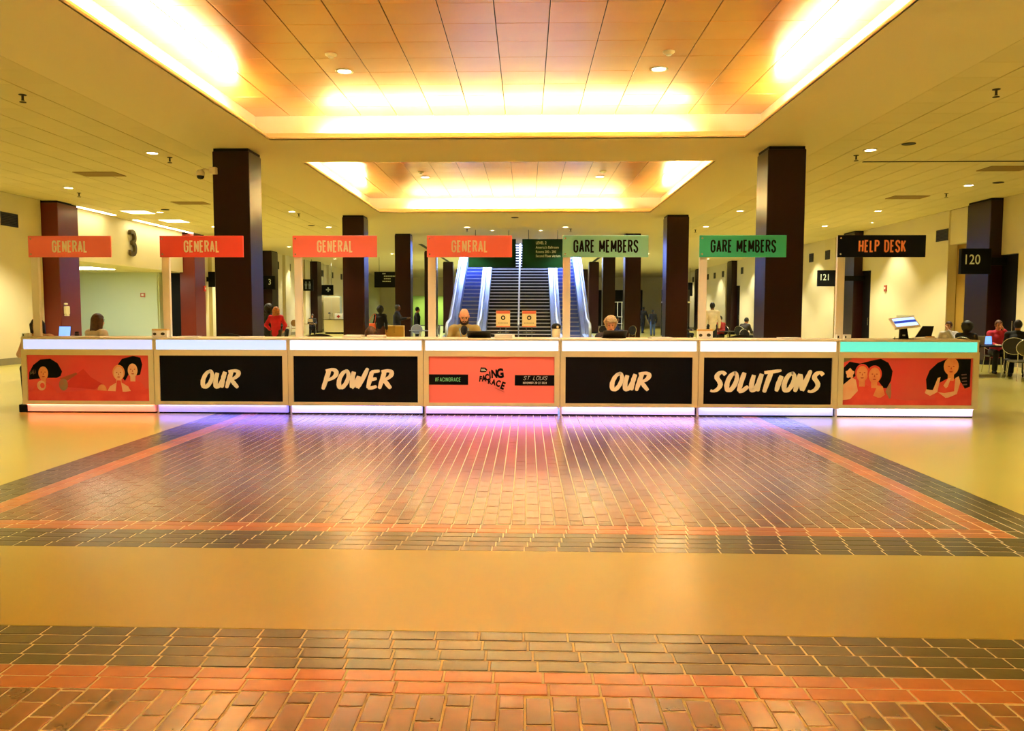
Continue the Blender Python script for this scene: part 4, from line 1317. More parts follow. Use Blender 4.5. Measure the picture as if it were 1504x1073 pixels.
class Field:
    def __init__(s):
        s.p = []
        s.cut = []
    def cone(s, a, b, ra, rb, k=.03):
        s.p.append(('c', np.array(a, float), np.array(b, float), ra, rb, k))
        return s
    def ell(s, c, r, k=.02, rot=None):
        s.p.append(('e', np.array(c, float), np.array(r, float), rot, None, k))
        return s
    def sub(s, fn):
        s.cut.append(fn)
        return s
    def mesh(s, h):
        lo, hi = np.full(3, 9e9), np.full(3, -9e9)
        for q in s.p:
            if q[0] == 'c':
                for a, r in ((q[1], q[3]), (q[2], q[4])):
                    lo, hi = np.minimum(lo, a-r), np.maximum(hi, a+r)
            else:
                lo, hi = np.minimum(lo, q[1]-q[2].max()), np.maximum(hi, q[1]+q[2].max())
        lo -= 3*h+.02
        hi += 3*h+.02
        ax = [np.arange(lo[i], hi[i], h) for i in range(3)]
        X, Y, Z = np.meshgrid(*ax, indexing='ij')
        f = np.full(X.shape, 9.0)
        for q in s.p:
            if q[0] == 'c':
                a, b, ra, rb = q[1], q[2], q[3], q[4]
                d = b-a
                L2 = max(d @ d, 1e-9)
                t_ = np.clip(((X-a[0])*d[0]+(Y-a[1])*d[1]+(Z-a[2])*d[2])/L2, 0, 1)
                e = np.sqrt((X-a[0]-t_*d[0])**2+(Y-a[1]-t_*d[1])**2+(Z-a[2]-t_*d[2])**2)-(ra+(rb-ra)*t_)
            else:
                c, r = q[1], q[2]
                e = (np.sqrt(((X-c[0])/r[0])**2+((Y-c[1])/r[1])**2+((Z-c[2])/r[2])**2)-1)*r.min()
            k = q[5]
            hh = np.clip(.5+.5*(f-e)/k, 0, 1)
            f = f*(1-hh)+e*hh-k*hh*(1-hh)
        for fn in s.cut:
            f = np.maximum(f, fn(X, Y, Z))
        v, fc = surf_nets(f, lo, h)
        me = bpy.data.meshes.new('figure')
        me.from_pydata(v, [], fc)
        me.polygons.foreach_set('use_smooth', [True]*len(fc))
        me.update()
        return me

CLOTH = {}
def cloth(r, g, b):
    k = 'cloth_%d_%d_%d' % (r, g, b)
    return mat(k, rgb(r, g, b), .85, noise=(7, .5, rgb(int(r*.8), int(g*.8), int(b*.8))))

def person(label, loc, rz, height=1.72, seat=None, top=(40, 40, 44), legs=(34, 34, 42), skin=None, hair=('short', (40, 28, 20)),
           arms='down', lean=0.0, head_pitch=0.0, head_yaw=0.0, voxel=.016, step=0.0, beard=None, extras=None, skirt=None, jacket_open=None, group=None):
    """figure facing local -Y. seat = seat height for a sitting pose"""
    skin = skin or M_SKIN1
    s = height/1.75
    v = thing('person', label, 'person', loc, rz, group)
    def S(x, y, z):
        return np.array((x*s, y*s, z*s))
    hipz = .93*s if seat is None else seat+.09*s
    hip = np.array((0, 0, hipz))
    # spine with lean (towards -Y)
    def up(d, x=0, y=0):
        return hip + np.array((x*s, (y*math.cos(lean)-d*math.sin(lean))*s, (d*math.cos(lean)+y*math.sin(lean))*s))
    chest, neck0, neck1 = up(.34), up(.50), up(.565, 0, -.01)
    hc = up(.69, 0, -.025)
    shl, shr = up(.47, .175), up(.47, -.175)
    # legs
    J = []
    for sg in (1, -1):
        h0 = hip+S(sg*.09, 0, -.02)
        if seat is None:
            st = step*sg
            kn = np.array((sg*.095*s, -st*.5-.01, .50*s))
            an = np.array((sg*.095*s, st*-.6+(.08 if st < 0 else 0)+.02, .085*s))
        else:
            kn = h0+S(sg*.05, -.42, .0)
            kn[2] = min(kn[2], seat+.09*s)
            an = np.array((kn[0], kn[1]+.06, .085*s))
            if seat > .56:
                kn[2] = seat+.02
                an = np.array((kn[0], kn[1]+.16, max(.085*s, seat-.42*s)))
        toe = an+np.array((sg*.02, -.15*s, -.045*s))
        heel = an+np.array((0, .045*s, -.045*s))
        J.append((h0, kn, an, toe, heel))
    A = []
    for sg, sh in ((1, shl), (-1, shr)):
        if arms == 'down':
            el = sh+S(sg*.07, .02, -.28); wr = el+S(sg*.0, -.06, -.25)
        elif arms == 'desk':
            el = sh+S(sg*.08, -.10, -.26); wr = el+S(-sg*.10, -.22, -.02)
        elif arms == 'swing':
            el = sh+S(sg*.08, sg*.10, -.26); wr = el+S(0, -.08+sg*.06, -.23)
        elif arms == 'hips':
            el = sh+S(sg*.15, .05, -.25); wr = el+S(-sg*.10, -.14, -.16)
        elif arms == 'face':
            if sg > 0:
                el = sh+S(.06, -.22, -.18); wr = np.array(hc)+S(.06, -.15, -.10)
            else:
                el = sh+S(-.08, -.12, -.26); wr = el+S(.10, -.22, -.02)
        elif arms == 'forward':
            el = sh+S(sg*.05, -.16, -.22); wr = el+S(-sg*.03, -.24, .04)
        A.append((sh, el, wr))
    hR = np.array((.073, .092, .112))*s
    # rotate head features
    cp, sp = math.cos(head_pitch), math.sin(head_pitch)
    cyw, syw = math.cos(head_yaw), math.sin(head_yaw)
    def H(x, y, z):
        y2, z2 = y*cp+z*(-sp), z*cp+y*sp      # pitch>0 looks down (front -Y drops)
        return hc+np.array((x*cyw-y2*syw, x*syw+y2*cyw, z2))*s
    # ---- body
    B = Field()
    B.cone(hip+S(0, 0, .0), chest, .125*s, .135*s, .05).cone(chest+S(.06, 0, 0), shl, .11*s, .06*s, .05).cone(chest-S(.06, 0, 0), shr, .11*s, .06*s, .05)
    for q_ in (shl, shr):
        B.cone(neck0, q_, .062*s, .052*s, .04)
    B.cone(neck0, H(0, .02, -.06), .058*s, .052*s, .03)
    B.ell(H(0, .012, .02), np.array((.074, .092, .098))*s, .02).ell(H(0, -.02, -.055), np.array((.056, .066, .062))*s, .03)
    B.cone(H(0, -.088, .015), H(0, -.106, -.022), .009*s, .014*s, .012)
    B.cone(H(-.03, -.078, .03), H(.03, -.078, .03), .012*s, .012*s, .015)
    B.cone(H(-.018, -.082, -.055), H(.018, -.082, -.055), .010*s, .010*s, .010)
    for sg in (1, -1):
        B.ell(H(sg*.076, .012, -.005), np.array((.012, .02, .03))*s, .008)
    for (h0, kn, an, toe, heel) in J:
        B.cone(h0, kn, .085*s, .055*s, .04).cone(kn, an, .055*s, .036*s, .03).cone(heel, toe, .034*s, .028*s, .03).cone(an, heel, .036*s, .03*s, .02)
    for n_, (sh, el, wr) in enumerate(A):
        sg = 1 if n_ == 0 else -1
        B.cone(sh, el, .050*s, .040*s, .03).cone(el, wr, .040*s, .027*s, .02)
        d = (wr-el)/np.linalg.norm(wr-el)
        side = np.cross(d, (0, 0, 1.0))
        if np.linalg.norm(side) < .3:
            side = np.array((0, 1.0, 0)) if abs(d[2]) > .7 else np.array((1.0, 0, 0))
        side = side/np.linalg.norm(side)
        dn = np.cross(side, d)
        pm_ = wr+d*.085*s
        B.cone(wr, pm_, .026*s, .030*s, .02)
        for fi, fl_ in enumerate((.062, .074, .070, .056)):
            b0 = pm_+side*(fi-1.5)*.019*s
            b1 = b0+d*fl_*.55*s+dn*.006*s
            b2 = b1+d*fl_*.45*s-dn*.018*s
            B.cone(b0, b1, .0095*s, .009*s, .004).cone(b1, b2, .009*s, .008*s, .004)
        t0 = wr+d*.03*s+side*.028*s
        B.cone(t0, t0+d*.035*s+side*.022*s, .012*s, .010*s, .006).cone(t0+d*.035*s+side*.022*s, t0+d*.066*s+side*.024*s, .010*s, .009*s, .004)
    body = link('body', B.mesh(voxel*.8), skin, v)
    # ---- top garment
    T = Field()
    g = .016
    T.cone(hip+S(0, 0, -.04), chest, .135*s+g, .140*s+g, .05).cone(chest+S(.06, 0, 0), shl, .11*s+g, .06*s+g, .05).cone(chest-S(.06, 0, 0), shr, .11*s+g, .06*s+g, .05)
    for q_ in (shl, shr):
        T.cone(up(.495), q_, .060*s+g, .053*s+g, .04)
    T.cone(up(.49), up(.52), .075*s, .065*s, .03)
    for (sh, el, wr) in A:
        T.cone(sh, el, .052*s+g, .044*s+g, .03).cone(el, el+(wr-el)*.88, .044*s+g, .036*s+g, .02)
    tp = link('sweater' if jacket_open is None else 'jacket', T.mesh(voxel), cloth(*top), v)
    # ---- trousers
    L_ = Field()
    L_.cone(hip+S(-.03, 0, .03), hip+S(.03, 0, .03), .13*s, .13*s, .04)
    for (h0, kn, an, toe, heel) in J:
        L_.cone(h0, kn, .092*s+.008, .062*s+.01, .03).cone(kn, kn+(an-kn)*.93, .062*s+.01, .05*s+.012, .02)
    if skirt:
        L_.cone(hip+S(0, 0, -.1), hip+S(0, 0, -.48), .16*s, .21*s, .05)
    link('skirt' if skirt else 'trousers', L_.mesh(voxel), cloth(*(skirt or legs)), v)
    # ---- shoes
    for (h0, kn, an, toe, heel) in J:
        F_ = Field().cone(heel, toe, .044*s, .038*s, .02).cone(an+(heel-an)*.5, heel, .042*s, .044*s, .02)
        link('shoe', F_.mesh(voxel), cloth(24, 22, 22), v)
    # ---- hair
    kind, hcol = hair
    hm = mat('hair_%d_%d_%d' % hcol, rgb(*hcol), .6, noise=(30, .8, rgb(*[int(c*.55) for c in hcol])))
    Hf = Field()
    fx = H(0, -1, 0)-hc
    fd = fx/np.linalg.norm(fx)
    ud = (H(0, 0, 1)-hc)/s
    rd_ = (H(1, 0, 0)-hc)/s
    def face_cut(depth, brow):
        def fn(X, Y, Z):
            q = (X-hc[0])*fd[0]+(Y-hc[1])*fd[1]+(Z-hc[2])*fd[2]
            w_ = (X-hc[0])*ud[0]+(Y-hc[1])*ud[1]+(Z-hc[2])*ud[2]
            return np.minimum(q-depth*s, brow*s-w_)
        return fn
    hv = voxel*.7
    rnd = random.Random(len(label))
    if kind in ('short', 'long', 'bob', 'curly', 'afro', 'bun'):
        t_ = {'short': .012, 'long': .02, 'bob': .022, 'curly': .03, 'afro': .06, 'bun': .014}[kind]
        Hf.ell(H(0, .02, .028), (np.array((.076, .094, .100))+t_)*s, .02)
        if kind in ('long', 'bob'):
            L1 = .34 if kind == 'long' else .17
            for q in (-.07, -.035, 0, .035, .07):
                Hf.cone(H(q, .07-.3*abs(q), .02), H(q*1.25, .085-.2*abs(q), -L1+.3*abs(q)), .045*s, .028*s, .03)
            for q in (-.088, .088):
                Hf.cone(H(q, .0, .03), H(q*1.1, .02, -L1+.06), .028*s, .020*s, .02)
        if kind in ('curly', 'afro'):
            for _ in range(46 if kind == 'curly' else 60):
                a, b = rnd.uniform(0, 2*PI), rnd.uniform(-.2, 1.0)
                rr = (1-b*b)**.5
                R_ = .104 if kind == 'curly' else .135
                Hf.ell(H(rr*math.cos(a)*R_*.92, .02+rr*math.sin(a)*R_, .03+b*R_*.95), np.full(3, rnd.uniform(.018, .03))*s, .008)
        if kind == 'bun':
            Hf.ell(H(0, .12, .06), np.array((.05, .05, .05))*s, .02)
        Hf.sub(face_cut(.045 if kind != 'short' else .03, .062))
        def low(X, Y, Z):
            w_ = (X-hc[0])*ud[0]+(Y-hc[1])*ud[1]+(Z-hc[2])*ud[2]
            return (-.085 if kind in ('short', 'curly', 'bun') else (-.12 if kind == 'afro' else -9))*s-w_
        Hf.sub(low)
        link('hair', Hf.mesh(hv), hm, v)
    if kind == 'bald':   # fringe at the sides and back only
        Hf.ell(H(0, .02, .0), np.array((.083, .100, .085))*s, .02)
        Hf.sub(face_cut(.0, 2.0))
        def band(X, Y, Z):
            w_ = (X-hc[0])*ud[0]+(Y-hc[1])*ud[1]+(Z-hc[2])*ud[2]
            return np.maximum(w_-.035*s, -.075*s-w_)
        Hf.sub(band)
        link('hair', Hf.mesh(.008), hm, v)
    if beard:
        bm_ = mat('hair_%d_%d_%d' % beard, rgb(*beard), .7)
        Bf = Field().ell(H(0, -.038, -.092), np.array((.052, .052, .052))*s, .02)
        for sg in (1, -1):
            Bf.cone(H(sg*.062, -.01, -.02), H(sg*.045, -.05, -.085), .016*s, .024*s, .02)
        Bf.cone(H(-.028, -.094, -.040), H(.028, -.094, -.040), .009*s, .009*s, .01)
        link('beard', Bf.mesh(.007), bm_, v)
    # ---- eyes, brows, mouth
    ey = MB()
    for sg in (1, -1):
        ey.ell(H(sg*.030, -.083, .012), .011*s, .006*s, .007*s, 8, 6)
    ey.build('eyes', mat('eye_dark', rgb(40, 30, 26), .3), v)
    br = MB()
    for sg in (1, -1):
        br.tube([H(sg*.014, -.093, .033), H(sg*.032, -.091, .038), H(sg*.048, -.080, .032)], .0055*s, 6)
    br.build('eyebrows', hm if kind != 'bald' else mat('brow_dark', rgb(50, 34, 24), .6), v)
    MB().tube([H(-.02, -.091, -.056), H(0, -.0955, -.057), H(.02, -.091, -.056)], .0050*s, 6).build('lips', mat('lip', rgb(176, 84, 76), .5), v)
    if extras:
        extras(v, H, up, s, hc, chest, neck0)
    return v

BLK, DKG = (22, 22, 28), (44, 44, 50)
def lanyard(v, H, up, s, hc, chest, neck0):
    q = [up(.53, .05, .03), up(.50, .07, -.11), up(.34, .03, -.175), up(.26, .0, -.18)]
    q2 = [up(.53, -.05, .03), up(.50, -.07, -.11), up(.34, -.03, -.175), up(.26, .0, -.18)]
    MB().tube([tuple(p) for p in q], .007, 6).tube([tuple(p) for p in q2], .007, 6).build('lanyard', mat('lanyard_blue', rgb(110, 160, 190), .6), v)
    f = Field().cone(up(.50, 0, -.06), up(.30, 0, -.09), .055*s, .075*s, .02)
    link('shirt_front', f.mesh(.014), cloth(30, 32, 42), v)
person('bald bearded person in khaki jacket with blue lanyard seated behind the counter looking down', (-.58, 13.05, 0), 0, 1.80, .69, (176, 158, 92), (50, 50, 60), M_SKIN1, ('bald', (60, 40, 28)),
       'desk', .16, .50, .12, .012, beard=(58, 38, 28), extras=lanyard, jacket_open=1)
person('person with tousled blond grey hair seated behind the counter under the mint sign', (1.80, 13.12, 0), 0, 1.70, .60, (62, 58, 66), DKG, M_SKIN1, ('curly', (222, 190, 140)), 'desk', .14, .25, -.1, .012)
person('person with brown hair bent low behind the counter left of the stairs', (-2.5, 14.55, 0), PI*.9, 1.66, .42, (222, 130, 96), DKG, M_SKIN1, ('bob', (104, 66, 38)), 'desk', .22, .2)
person('person with long brown hair in white cardigan seated at the laptop table left', (-7.22, 13.85, 0), PI*.86, 1.74, .60, (232, 218, 204), DKG, M_SKIN1, ('long', (92, 54, 30)), 'desk', .12, .1)
person('person with dark hair half hidden behind the leftmost sign post', (-7.66, 12.98, 0), .35, 1.68, .56, (214, 170, 130), DKG, M_SKIN1, ('bob', (36, 24, 18)), 'desk', .12, .2)
person('person in red jacket seen from behind walking beside the front left column', (-7.50, 25.0, 0), PI, 1.67, None, (210, 28, 56), (62, 52, 44), M_SKIN1, ('bob', (206, 124, 66)), 'hips', .03, 0, .2, step=.16)
person('person in black coat beside the red jacket, partly behind the column', (-7.98, 25.75, 0), PI*.9, 1.74, None, BLK, BLK, M_SKIN3, ('afro', (26, 16, 14)), 'down', .02)
person('person with long dark hair seated with a laptop by the far left wall', (-13.1, 50.0, 0), .25, 1.66, .45, DKG, (30, 30, 44), M_SKIN1, ('long', (46, 26, 20)), 'desk', .1, .3, voxel=.022)
person('person in black seated behind the third sign post', (-12.4, 41.0, 0), PI*.5, 1.68, .45, BLK, BLK, M_SKIN2, ('long', (24, 18, 18)), 'desk', .1, .2, voxel=.022)
person('person with black afro, black jacket and patterned skirt right of the second column', (-5.12, 30.1, 0), PI*.95, 1.70, None, BLK, BLK, M_SKIN3, ('afro', (14, 10, 12)), 'down', .02, skirt=(92, 52, 40))
person('person in dark jacket in profile beside the person with the orange bag', (-4.78, 31.9, 0), PI*.5, 1.80, None, (18, 20, 40), BLK, M_SKIN3, ('short', (14, 10, 12)), 'forward', .03)
person('person in long black coat beyond the slim column left of the stairs', (-4.62, 36.6, 0), PI*.6, 1.72, None, BLK, BLK, M_SKIN2, ('short', (24, 20, 20)), 'down', .02)
person('person with bare arms standing far left of the escalator', (-5.75, 52.0, 0), .3, 1.70, None, (30, 24, 26), BLK, M_SKIN1, ('short', (60, 36, 24)), 'forward', .02, voxel=.022)
person('dark silhouetted person walking far right of the stairs', (8.56, 56.0, 0), PI*.8, 1.84, None, BLK, BLK, M_SKIN3, ('short', (14, 12, 12)), 'swing', .05, step=.2, voxel=.022)
person('person in dark top and blue jeans beyond the right slim columns', (8.30, 50.0, 0), PI, 1.62, None, (20, 22, 34), (62, 84, 130), M_SKIN3, ('short', (14, 12, 12)), 'down', .03, voxel=.022)
person('tall person in cream sweater and black trousers seen from behind', (7.36, 30.0, 0), PI, 1.88, None, (226, 204, 164), (20, 18, 22), M_SKIN3, ('short', (16, 12, 12)), 'down', .0)
person('person in dark red shirt seated at the table past the cream sweater', (8.45, 33.2, 0), -.9, 1.74, .46, (150, 36, 34), BLK, M_SKIN2, ('short', (40, 26, 22)), 'desk', .06, .1)
person('person in grey black jacket hunched at the table near the right column', (9.15, 32.4, 0), PI*.7, 1.70, .45, (58, 52, 52), BLK, M_SKIN2, ('short', (26, 22, 22)), 'desk', .3, .3)
person('person in black seated left of the sixth sign post', (7.45, 36.0, 0), .8, 1.68, .45, BLK, BLK, M_SKIN3, ('short', (20, 16, 16)), 'desk', .15, .2)
person('person in dark blue jacket seated just right of the right escalator', (4.05, 33.5, 0), PI*.4, 1.72, .45, (28, 40, 96), BLK, M_SKIN3, ('short', (20, 16, 16)), 'desk', .2, .3)
person('person with short brown hair and white patterned top resting chin on hand at right', (11.28, 20.75, 0), -.9, 1.66, .46, (214, 206, 200), DKG, M_SKIN1, ('short', (84, 44, 24)), 'face', .12, .0)
person('person in black with big dark hair seated next to the white top at right', (11.02, 19.55, 0), PI*.75, 1.64, .46, BLK, BLK, M_SKIN3, ('afro', (18, 14, 14)), 'desk', .16, .1)
person('person in pink shirt seated behind the laptops at the right edge', (12.46, 20.75, 0), -.2, 1.72, .46, (222, 60, 92), DKG, M_SKIN1, ('short', (120, 76, 50)), 'face', .12, .1)
person('person in black seated with back to viewer at the right table', (12.02, 19.2, 0), PI*.78, 1.78, .46, (14, 13, 17), (20, 20, 26), M_SKIN2, ('short', (40, 28, 22)), 'desk', .20, .15)

# ================================================================== FURNITURE
M_CHB = mat('chair_black', rgb(18, 18, 20), .45)
def chair(label, loc, rz, mt=M_CHB, leg=M_CHROME, kind='round', sz=.45, group=None):
    v = thing('chair', label, 'chair', loc, rz, group)
    MB().bbox(-.22, .22, -.22, .22, sz-.035, sz, .018).build('seat', mt, v)
    if kind == 'round':
        pts = [(.235*math.cos(2*PI*k/24), sz+.31+.19*math.sin(2*PI*k/24)) for k in range(24)]
        q = MB()
        n = len(pts)
        vs_ = []
        for y, sc in ((-.012, 1), (.012, 1)):
            for (x, z) in pts:
                vs_.append((x, .235+y+.10*(z-sz-.3)-.35*(x*x), z))
        vs_ += [(0, .223, sz+.31), (0, .247, sz+.31)]
        fs = [(k, (k+1) % n, n+(k+1) % n, n+k) for k in range(n)]
        fs += [(2*n, (k+1) % n, k) for k in range(n)] + [(2*n+1, n+k, n+(k+1) % n) for k in range(n)]
        q.add(vs_, fs, False)
        q.build('backrest', mt, v)
        rim = [(x*1.02, .235+.10*(z-sz-.3)-.35*x*x, sz+.31+(z-sz-.31)*1.02) for x, z in pts]
        MB().tube(rim+[rim[0]], .011, 6, caps=False).build('back_rim', leg, v)
    elif kind == 'bar':
        q = MB()
        n = 10
        vs_, fs = [], []
        for k in range(n+1):
            x = -.23+.46*k/n
            y = .24-.5*x*x
            for z, dz in ((sz+.16, 0), (sz+.40+.05*math.cos(x/.23*PI/2), 0)):
                vs_ += [(x, y-.014, z), (x, y+.014, z)]
        for k in range(n):
            a, b = k*4, k*4+4
            fs += [(a, b, b+2, a+2), (a+1, a+3, b+3, b+1), (a+2, b+2, b+3, a+3), (a, a+1, b+1, b)]
        fs += [(0, 2, 3, 1), (n*4, n*4+1, n*4+3, n*4+2)]
        q.add(vs_, fs)
        q.build('backrest', mt, v)
    for sx in (-1, 1):
        MB().tube([(sx*.19, -.19, sz-.03), (sx*.22, -.23, 0)], .011, 6).build('leg', leg, v)
        MB().tube([(sx*.19, .20, sz-.03), (sx*.23, .27, 0)], .011, 6).build('leg', leg, v)
        MB().tube([(sx*.19, .20, sz-.02), (sx*.20, .22, sz+.2)], .010, 6).build('back_support', leg, v)
    return v
def table(label, loc, w, d, h, mt, base=M_CHB, rz=0, round_=False):
    v = thing('table', label, 'table', loc, rz)
    if round_:
        MB().lathe([(.001, h-.03), (w/2-.01, h-.03), (w/2, h-.022), (w/2, h-.006), (w/2-.008, h), (.001, h)], n=28).build('tabletop', mt, v)
        MB().lathe([(.001, .03), (.26, .025), (.28, 0), (.001, 0)], n=20).build('base', base, v)
        MB().tube([(0, 0, .02), (0, 0, h-.03)], .035, 10).build('pedestal', base, v)
    else:
        MB().bbox(-w/2, w/2, -d/2, d/2, h-.03, h, .006).build('tabletop', mt, v)
        for sx in (-1, 1):
            for sy in (-1, 1):
                MB().tube([(sx*(w/2-.07), sy*(d/2-.07), 0), (sx*(w/2-.07), sy*(d/2-.07), h-.03)], .02, 8).build('leg', base, v)
    return v
def laptop(label, loc, rz, lid=M_VENT, screen=(110, 150, 255), est=1.6, w=.34, ang=18):
    v = thing('laptop', label, 'laptop', loc, rz)
    MB().bbox(-w/2, w/2, -.12, .12, 0, .016, .005).build('keyboard_base', lid, v)
    l = MB().bbox(-w/2, w/2, -.006, .006, 0, .225, .004).xf(Matrix.Translation((0, .118, .014)) @ Matrix.Rotation(R(-ang), 4, 'X')).build('lid', lid, v)
    if screen:
        c = rgb(*screen)
        MB().box(-w/2+.012, w/2-.012, -.0072, -.006, .014, .213).xf(Matrix.Translation((0, .118, .014)) @ Matrix.Rotation(R(-ang), 4, 'X')).build('screen', mat('screen_%d_%d_%d' % screen, c, .3, emit=c, estr=est), l)
    q = MB()
    for r_ in range(4):
        for k in range(11):
            q.box(-.14+k*.0255, -.14+k*.0255+.021, -.02+r_*.026, -.02+r_*.026+.021, .016, .018)
    q.build('keys', M_BLACK, v)
    return v
M_WOOD = mat('table_wood', rgb(176, 132, 74), .5)
# left laptop table behind the counter
table('tall laptop table behind the left end of the counter', (-7.40, 13.35, 0), .7, .5, 1.06, M_FRAME)
laptop('open laptop with blue screen on the table beside the left wall column', (-7.49, 13.3, 1.06), 0, M_VENT, (120, 160, 255), .6, .22, 10)
v = thing('jar', 'dark brown jar beside the blue laptop at left', 'jar', (-7.27, 13.42, 1.06))
MB().lathe([(.001, 0), (.036, 0), (.038, .02), (.038, .10), (.03, .12)], n=14).build('body', mat('jar_brown', rgb(60, 26, 18), .3), v)
MB().lathe([(.031, .118), (.031, .14), (.001, .142)], n=14).build('lid', M_BLACK, v)
# stools behind the counter whose black curved backs show over the top
for i, (x, lb) in enumerate(((-8.0, 'black stool back at the white cardigan'), (-4.45, 'black stool back behind the front left column'), (-2.95, 'black stool back right of the third sign post'), (-.22, 'black stool back beside the bald person'),
                             (1.80, 'black stool back in front of the blond person'), (3.85, 'black stool back left of the right column'))):
    if i == 0:
        chair('curved ' + lb, (-6.95, 13.35, 0), PI, M_CHB, M_CHB, 'bar', .66, 'black stools behind the counter')
        continue
    y = 14.95 if i == 0 else (13.45 if i in (3, 4) else 13.2)
    if i == 4:
        continue
    chair('curved ' + lb, (x, y, 0), PI if i == 0 else PI*(.95+.02*i), M_CHB, M_CHB, 'bar', .74, 'black stools behind the counter')
for x, y, r_, sz, lb in ((-.58, 13.05, 0, .69, 'tall black stool under the bald bearded person'), (1.80, 13.12, 0, .60, 'tall black stool under the blond grey haired person'), (-2.5, 14.55, PI*.9, .42, 'black chair under the bent person behind the counter'),
                      (-7.22, 13.85, PI*.86, .60, 'black stool under the white cardigan'), (-7.66, 12.98, .35, .56, 'black stool under the dark haired person at far left')):
    chair(lb, (x, y, 0), r_, M_CHB, M_CHB, 'none' if r_ == 0 else 'bar', sz)
laptop('closed-looking black laptop in front of the blond person', (1.78, 12.42, 1.155), PI, M_CHB, None, 0, .36, 62)
laptop('black laptop lid in front of the bald person', (-.30, 12.40, 1.155), PI, M_CHB, None, 0, .36, 66)
# right table with laptops and chairs
table('black table with two laptops at the right edge', (11.95, 20.0, 0), 1.5, .85, .74, M_CHB, M_VENT)
laptop('grey laptop seen from behind on the right table', (11.56, 20.1, .74), PI*.93, mat('laptop_grey', rgb(176, 180, 186), .4, metal=.3), None, 0, .36, 14)
laptop('laptop with bright blue screen on the right table', (11.70, 19.85, .74), -.15, M_VENT, (110, 156, 255), .6, .36, 14)
v = thing('paper_stack', 'white and pink papers on the right table by the chair', 'paper', (11.98, 19.72, .741), .3)
MB().box(-.14, .14, -.1, .1, 0, .02).build('paper', M_PAPER, v)
MB().box(.02, .16, -.14, -.05, .02, .035).build('pink_card', mat('card_pink', rgb(230, 60, 90), .6), v)
M_OLIVE = mat('chair_olive', rgb(92, 84, 48), .4)
chair('olive chair with round perforated back and chrome legs at right edge', (11.72, 18.45, 0), PI*.97, M_OLIVE, M_CHROME)
chair('chrome chair cut off by the right picture edge nearer the viewer', (8.55, 12.35, 0), -2.0, M_OLIVE, M_CHROME)
chair('black chair under the person with big dark hair at right', (11.02, 19.55, 0), PI*.75, M_CHB)
chair('black chair under the white top at right', (11.28, 20.75, 0), -.9, M_CHB)
chair('black chair under the pink shirt at right', (12.46, 20.75, 0), -.2, M_CHB)
chair('black chair under the person in black at right', (12.02, 19.2, 0), PI*.78, M_CHB)
# table group near the right column
table('dark table past the person in the cream sweater', (8.75, 32.9, 0), .9, .9, .74, M_CHB, M_CHB, 0, True)
for k, (x, y, r_, lb) in enumerate(((8.45, 33.2, -.9, 'black chair under the dark red shirt'), (9.15, 32.4, PI*.7, 'black chair under the grey black jacket'), (8.6, 27.4, 2.6, 'black round backed chair left of the right front column'),
                                    (7.95, 27.1, .6, 'black chair just left of the right front column, nearer one'), (7.45, 36.0, .8, 'black chair under the person left of the sixth post'))):
    chair(lb, (x, y, 0), r_, M_CHB, M_CHROME, 'round')
# groups beside the escalators
M_GREYB = mat('chair_greyblue', rgb(120, 128, 150), .45)
table('steel table left of the left escalator', (-4.0, 33.0, 0), .9, .9, .74, M_GREYB, M_STEEL, 0, True)
for x, y, r_, lb in ((-4.55, 32.6, 1.3, 'grey chair left of the post by the left escalator'), (-3.45, 33.3, -1.3, 'grey blue chair touching the left escalator'), (-4.2, 33.8, .3, 'grey chair behind the steel table'), (-5.9, 36.5, 2.9, 'steel chair beyond the slim left column')):
    chair(lb, (x, y, 0), r_, M_GREYB, M_STEEL)
for x, y, r_, lb in ((3.75, 33.2, .4, 'black chair touching the right escalator'), (4.05, 33.5, PI*.4, 'black chair under the dark blue jacket'), (4.6, 32.8, -1.0, 'black chair left of the right slim column')):
    chair(lb, (x, y, 0), r_, M_CHB, M_CHROME)
v = thing('cap', 'yellow cap lying on the chair back right of the right escalator', 'cap', (4.05, 33.45, 1.28))
MB().ell((0, 0, 0), .11, .12, .07, 14, 8, lambda p: 1 if p.z > -.1 else .6).build('crown', mat('cap_yellow', rgb(220, 190, 50), .6), v)
MB().prism([(-.07, -.10), (.07, -.10), (.05, -.19), (-.05, -.19)], 'z', -.02, -.008).build('brim', mat('cap_yellow2', rgb(206, 176, 44), .6), v)
# seating by the far left wall
table('wooden table in front of the seated person at far left', (-13.0, 49.0, 0), .8, .8, .72, M_WOOD, M_CHB, 0, True)
laptop('small white laptop held by the person at far left', (-13.05, 49.5, .80), PI, M_PAPER, None, 0, .3, 20)
chair('wooden round chair left of the far left table', (-13.75, 48.7, 0), 2.8, M_WOOD, M_WOOD)
chair('black chair under the far left laptop user', (-13.1, 50.0, 0), .25, M_CHB)
chair('black chair under the person behind the third post', (-12.4, 41.0, 0), PI*.5, M_CHB)
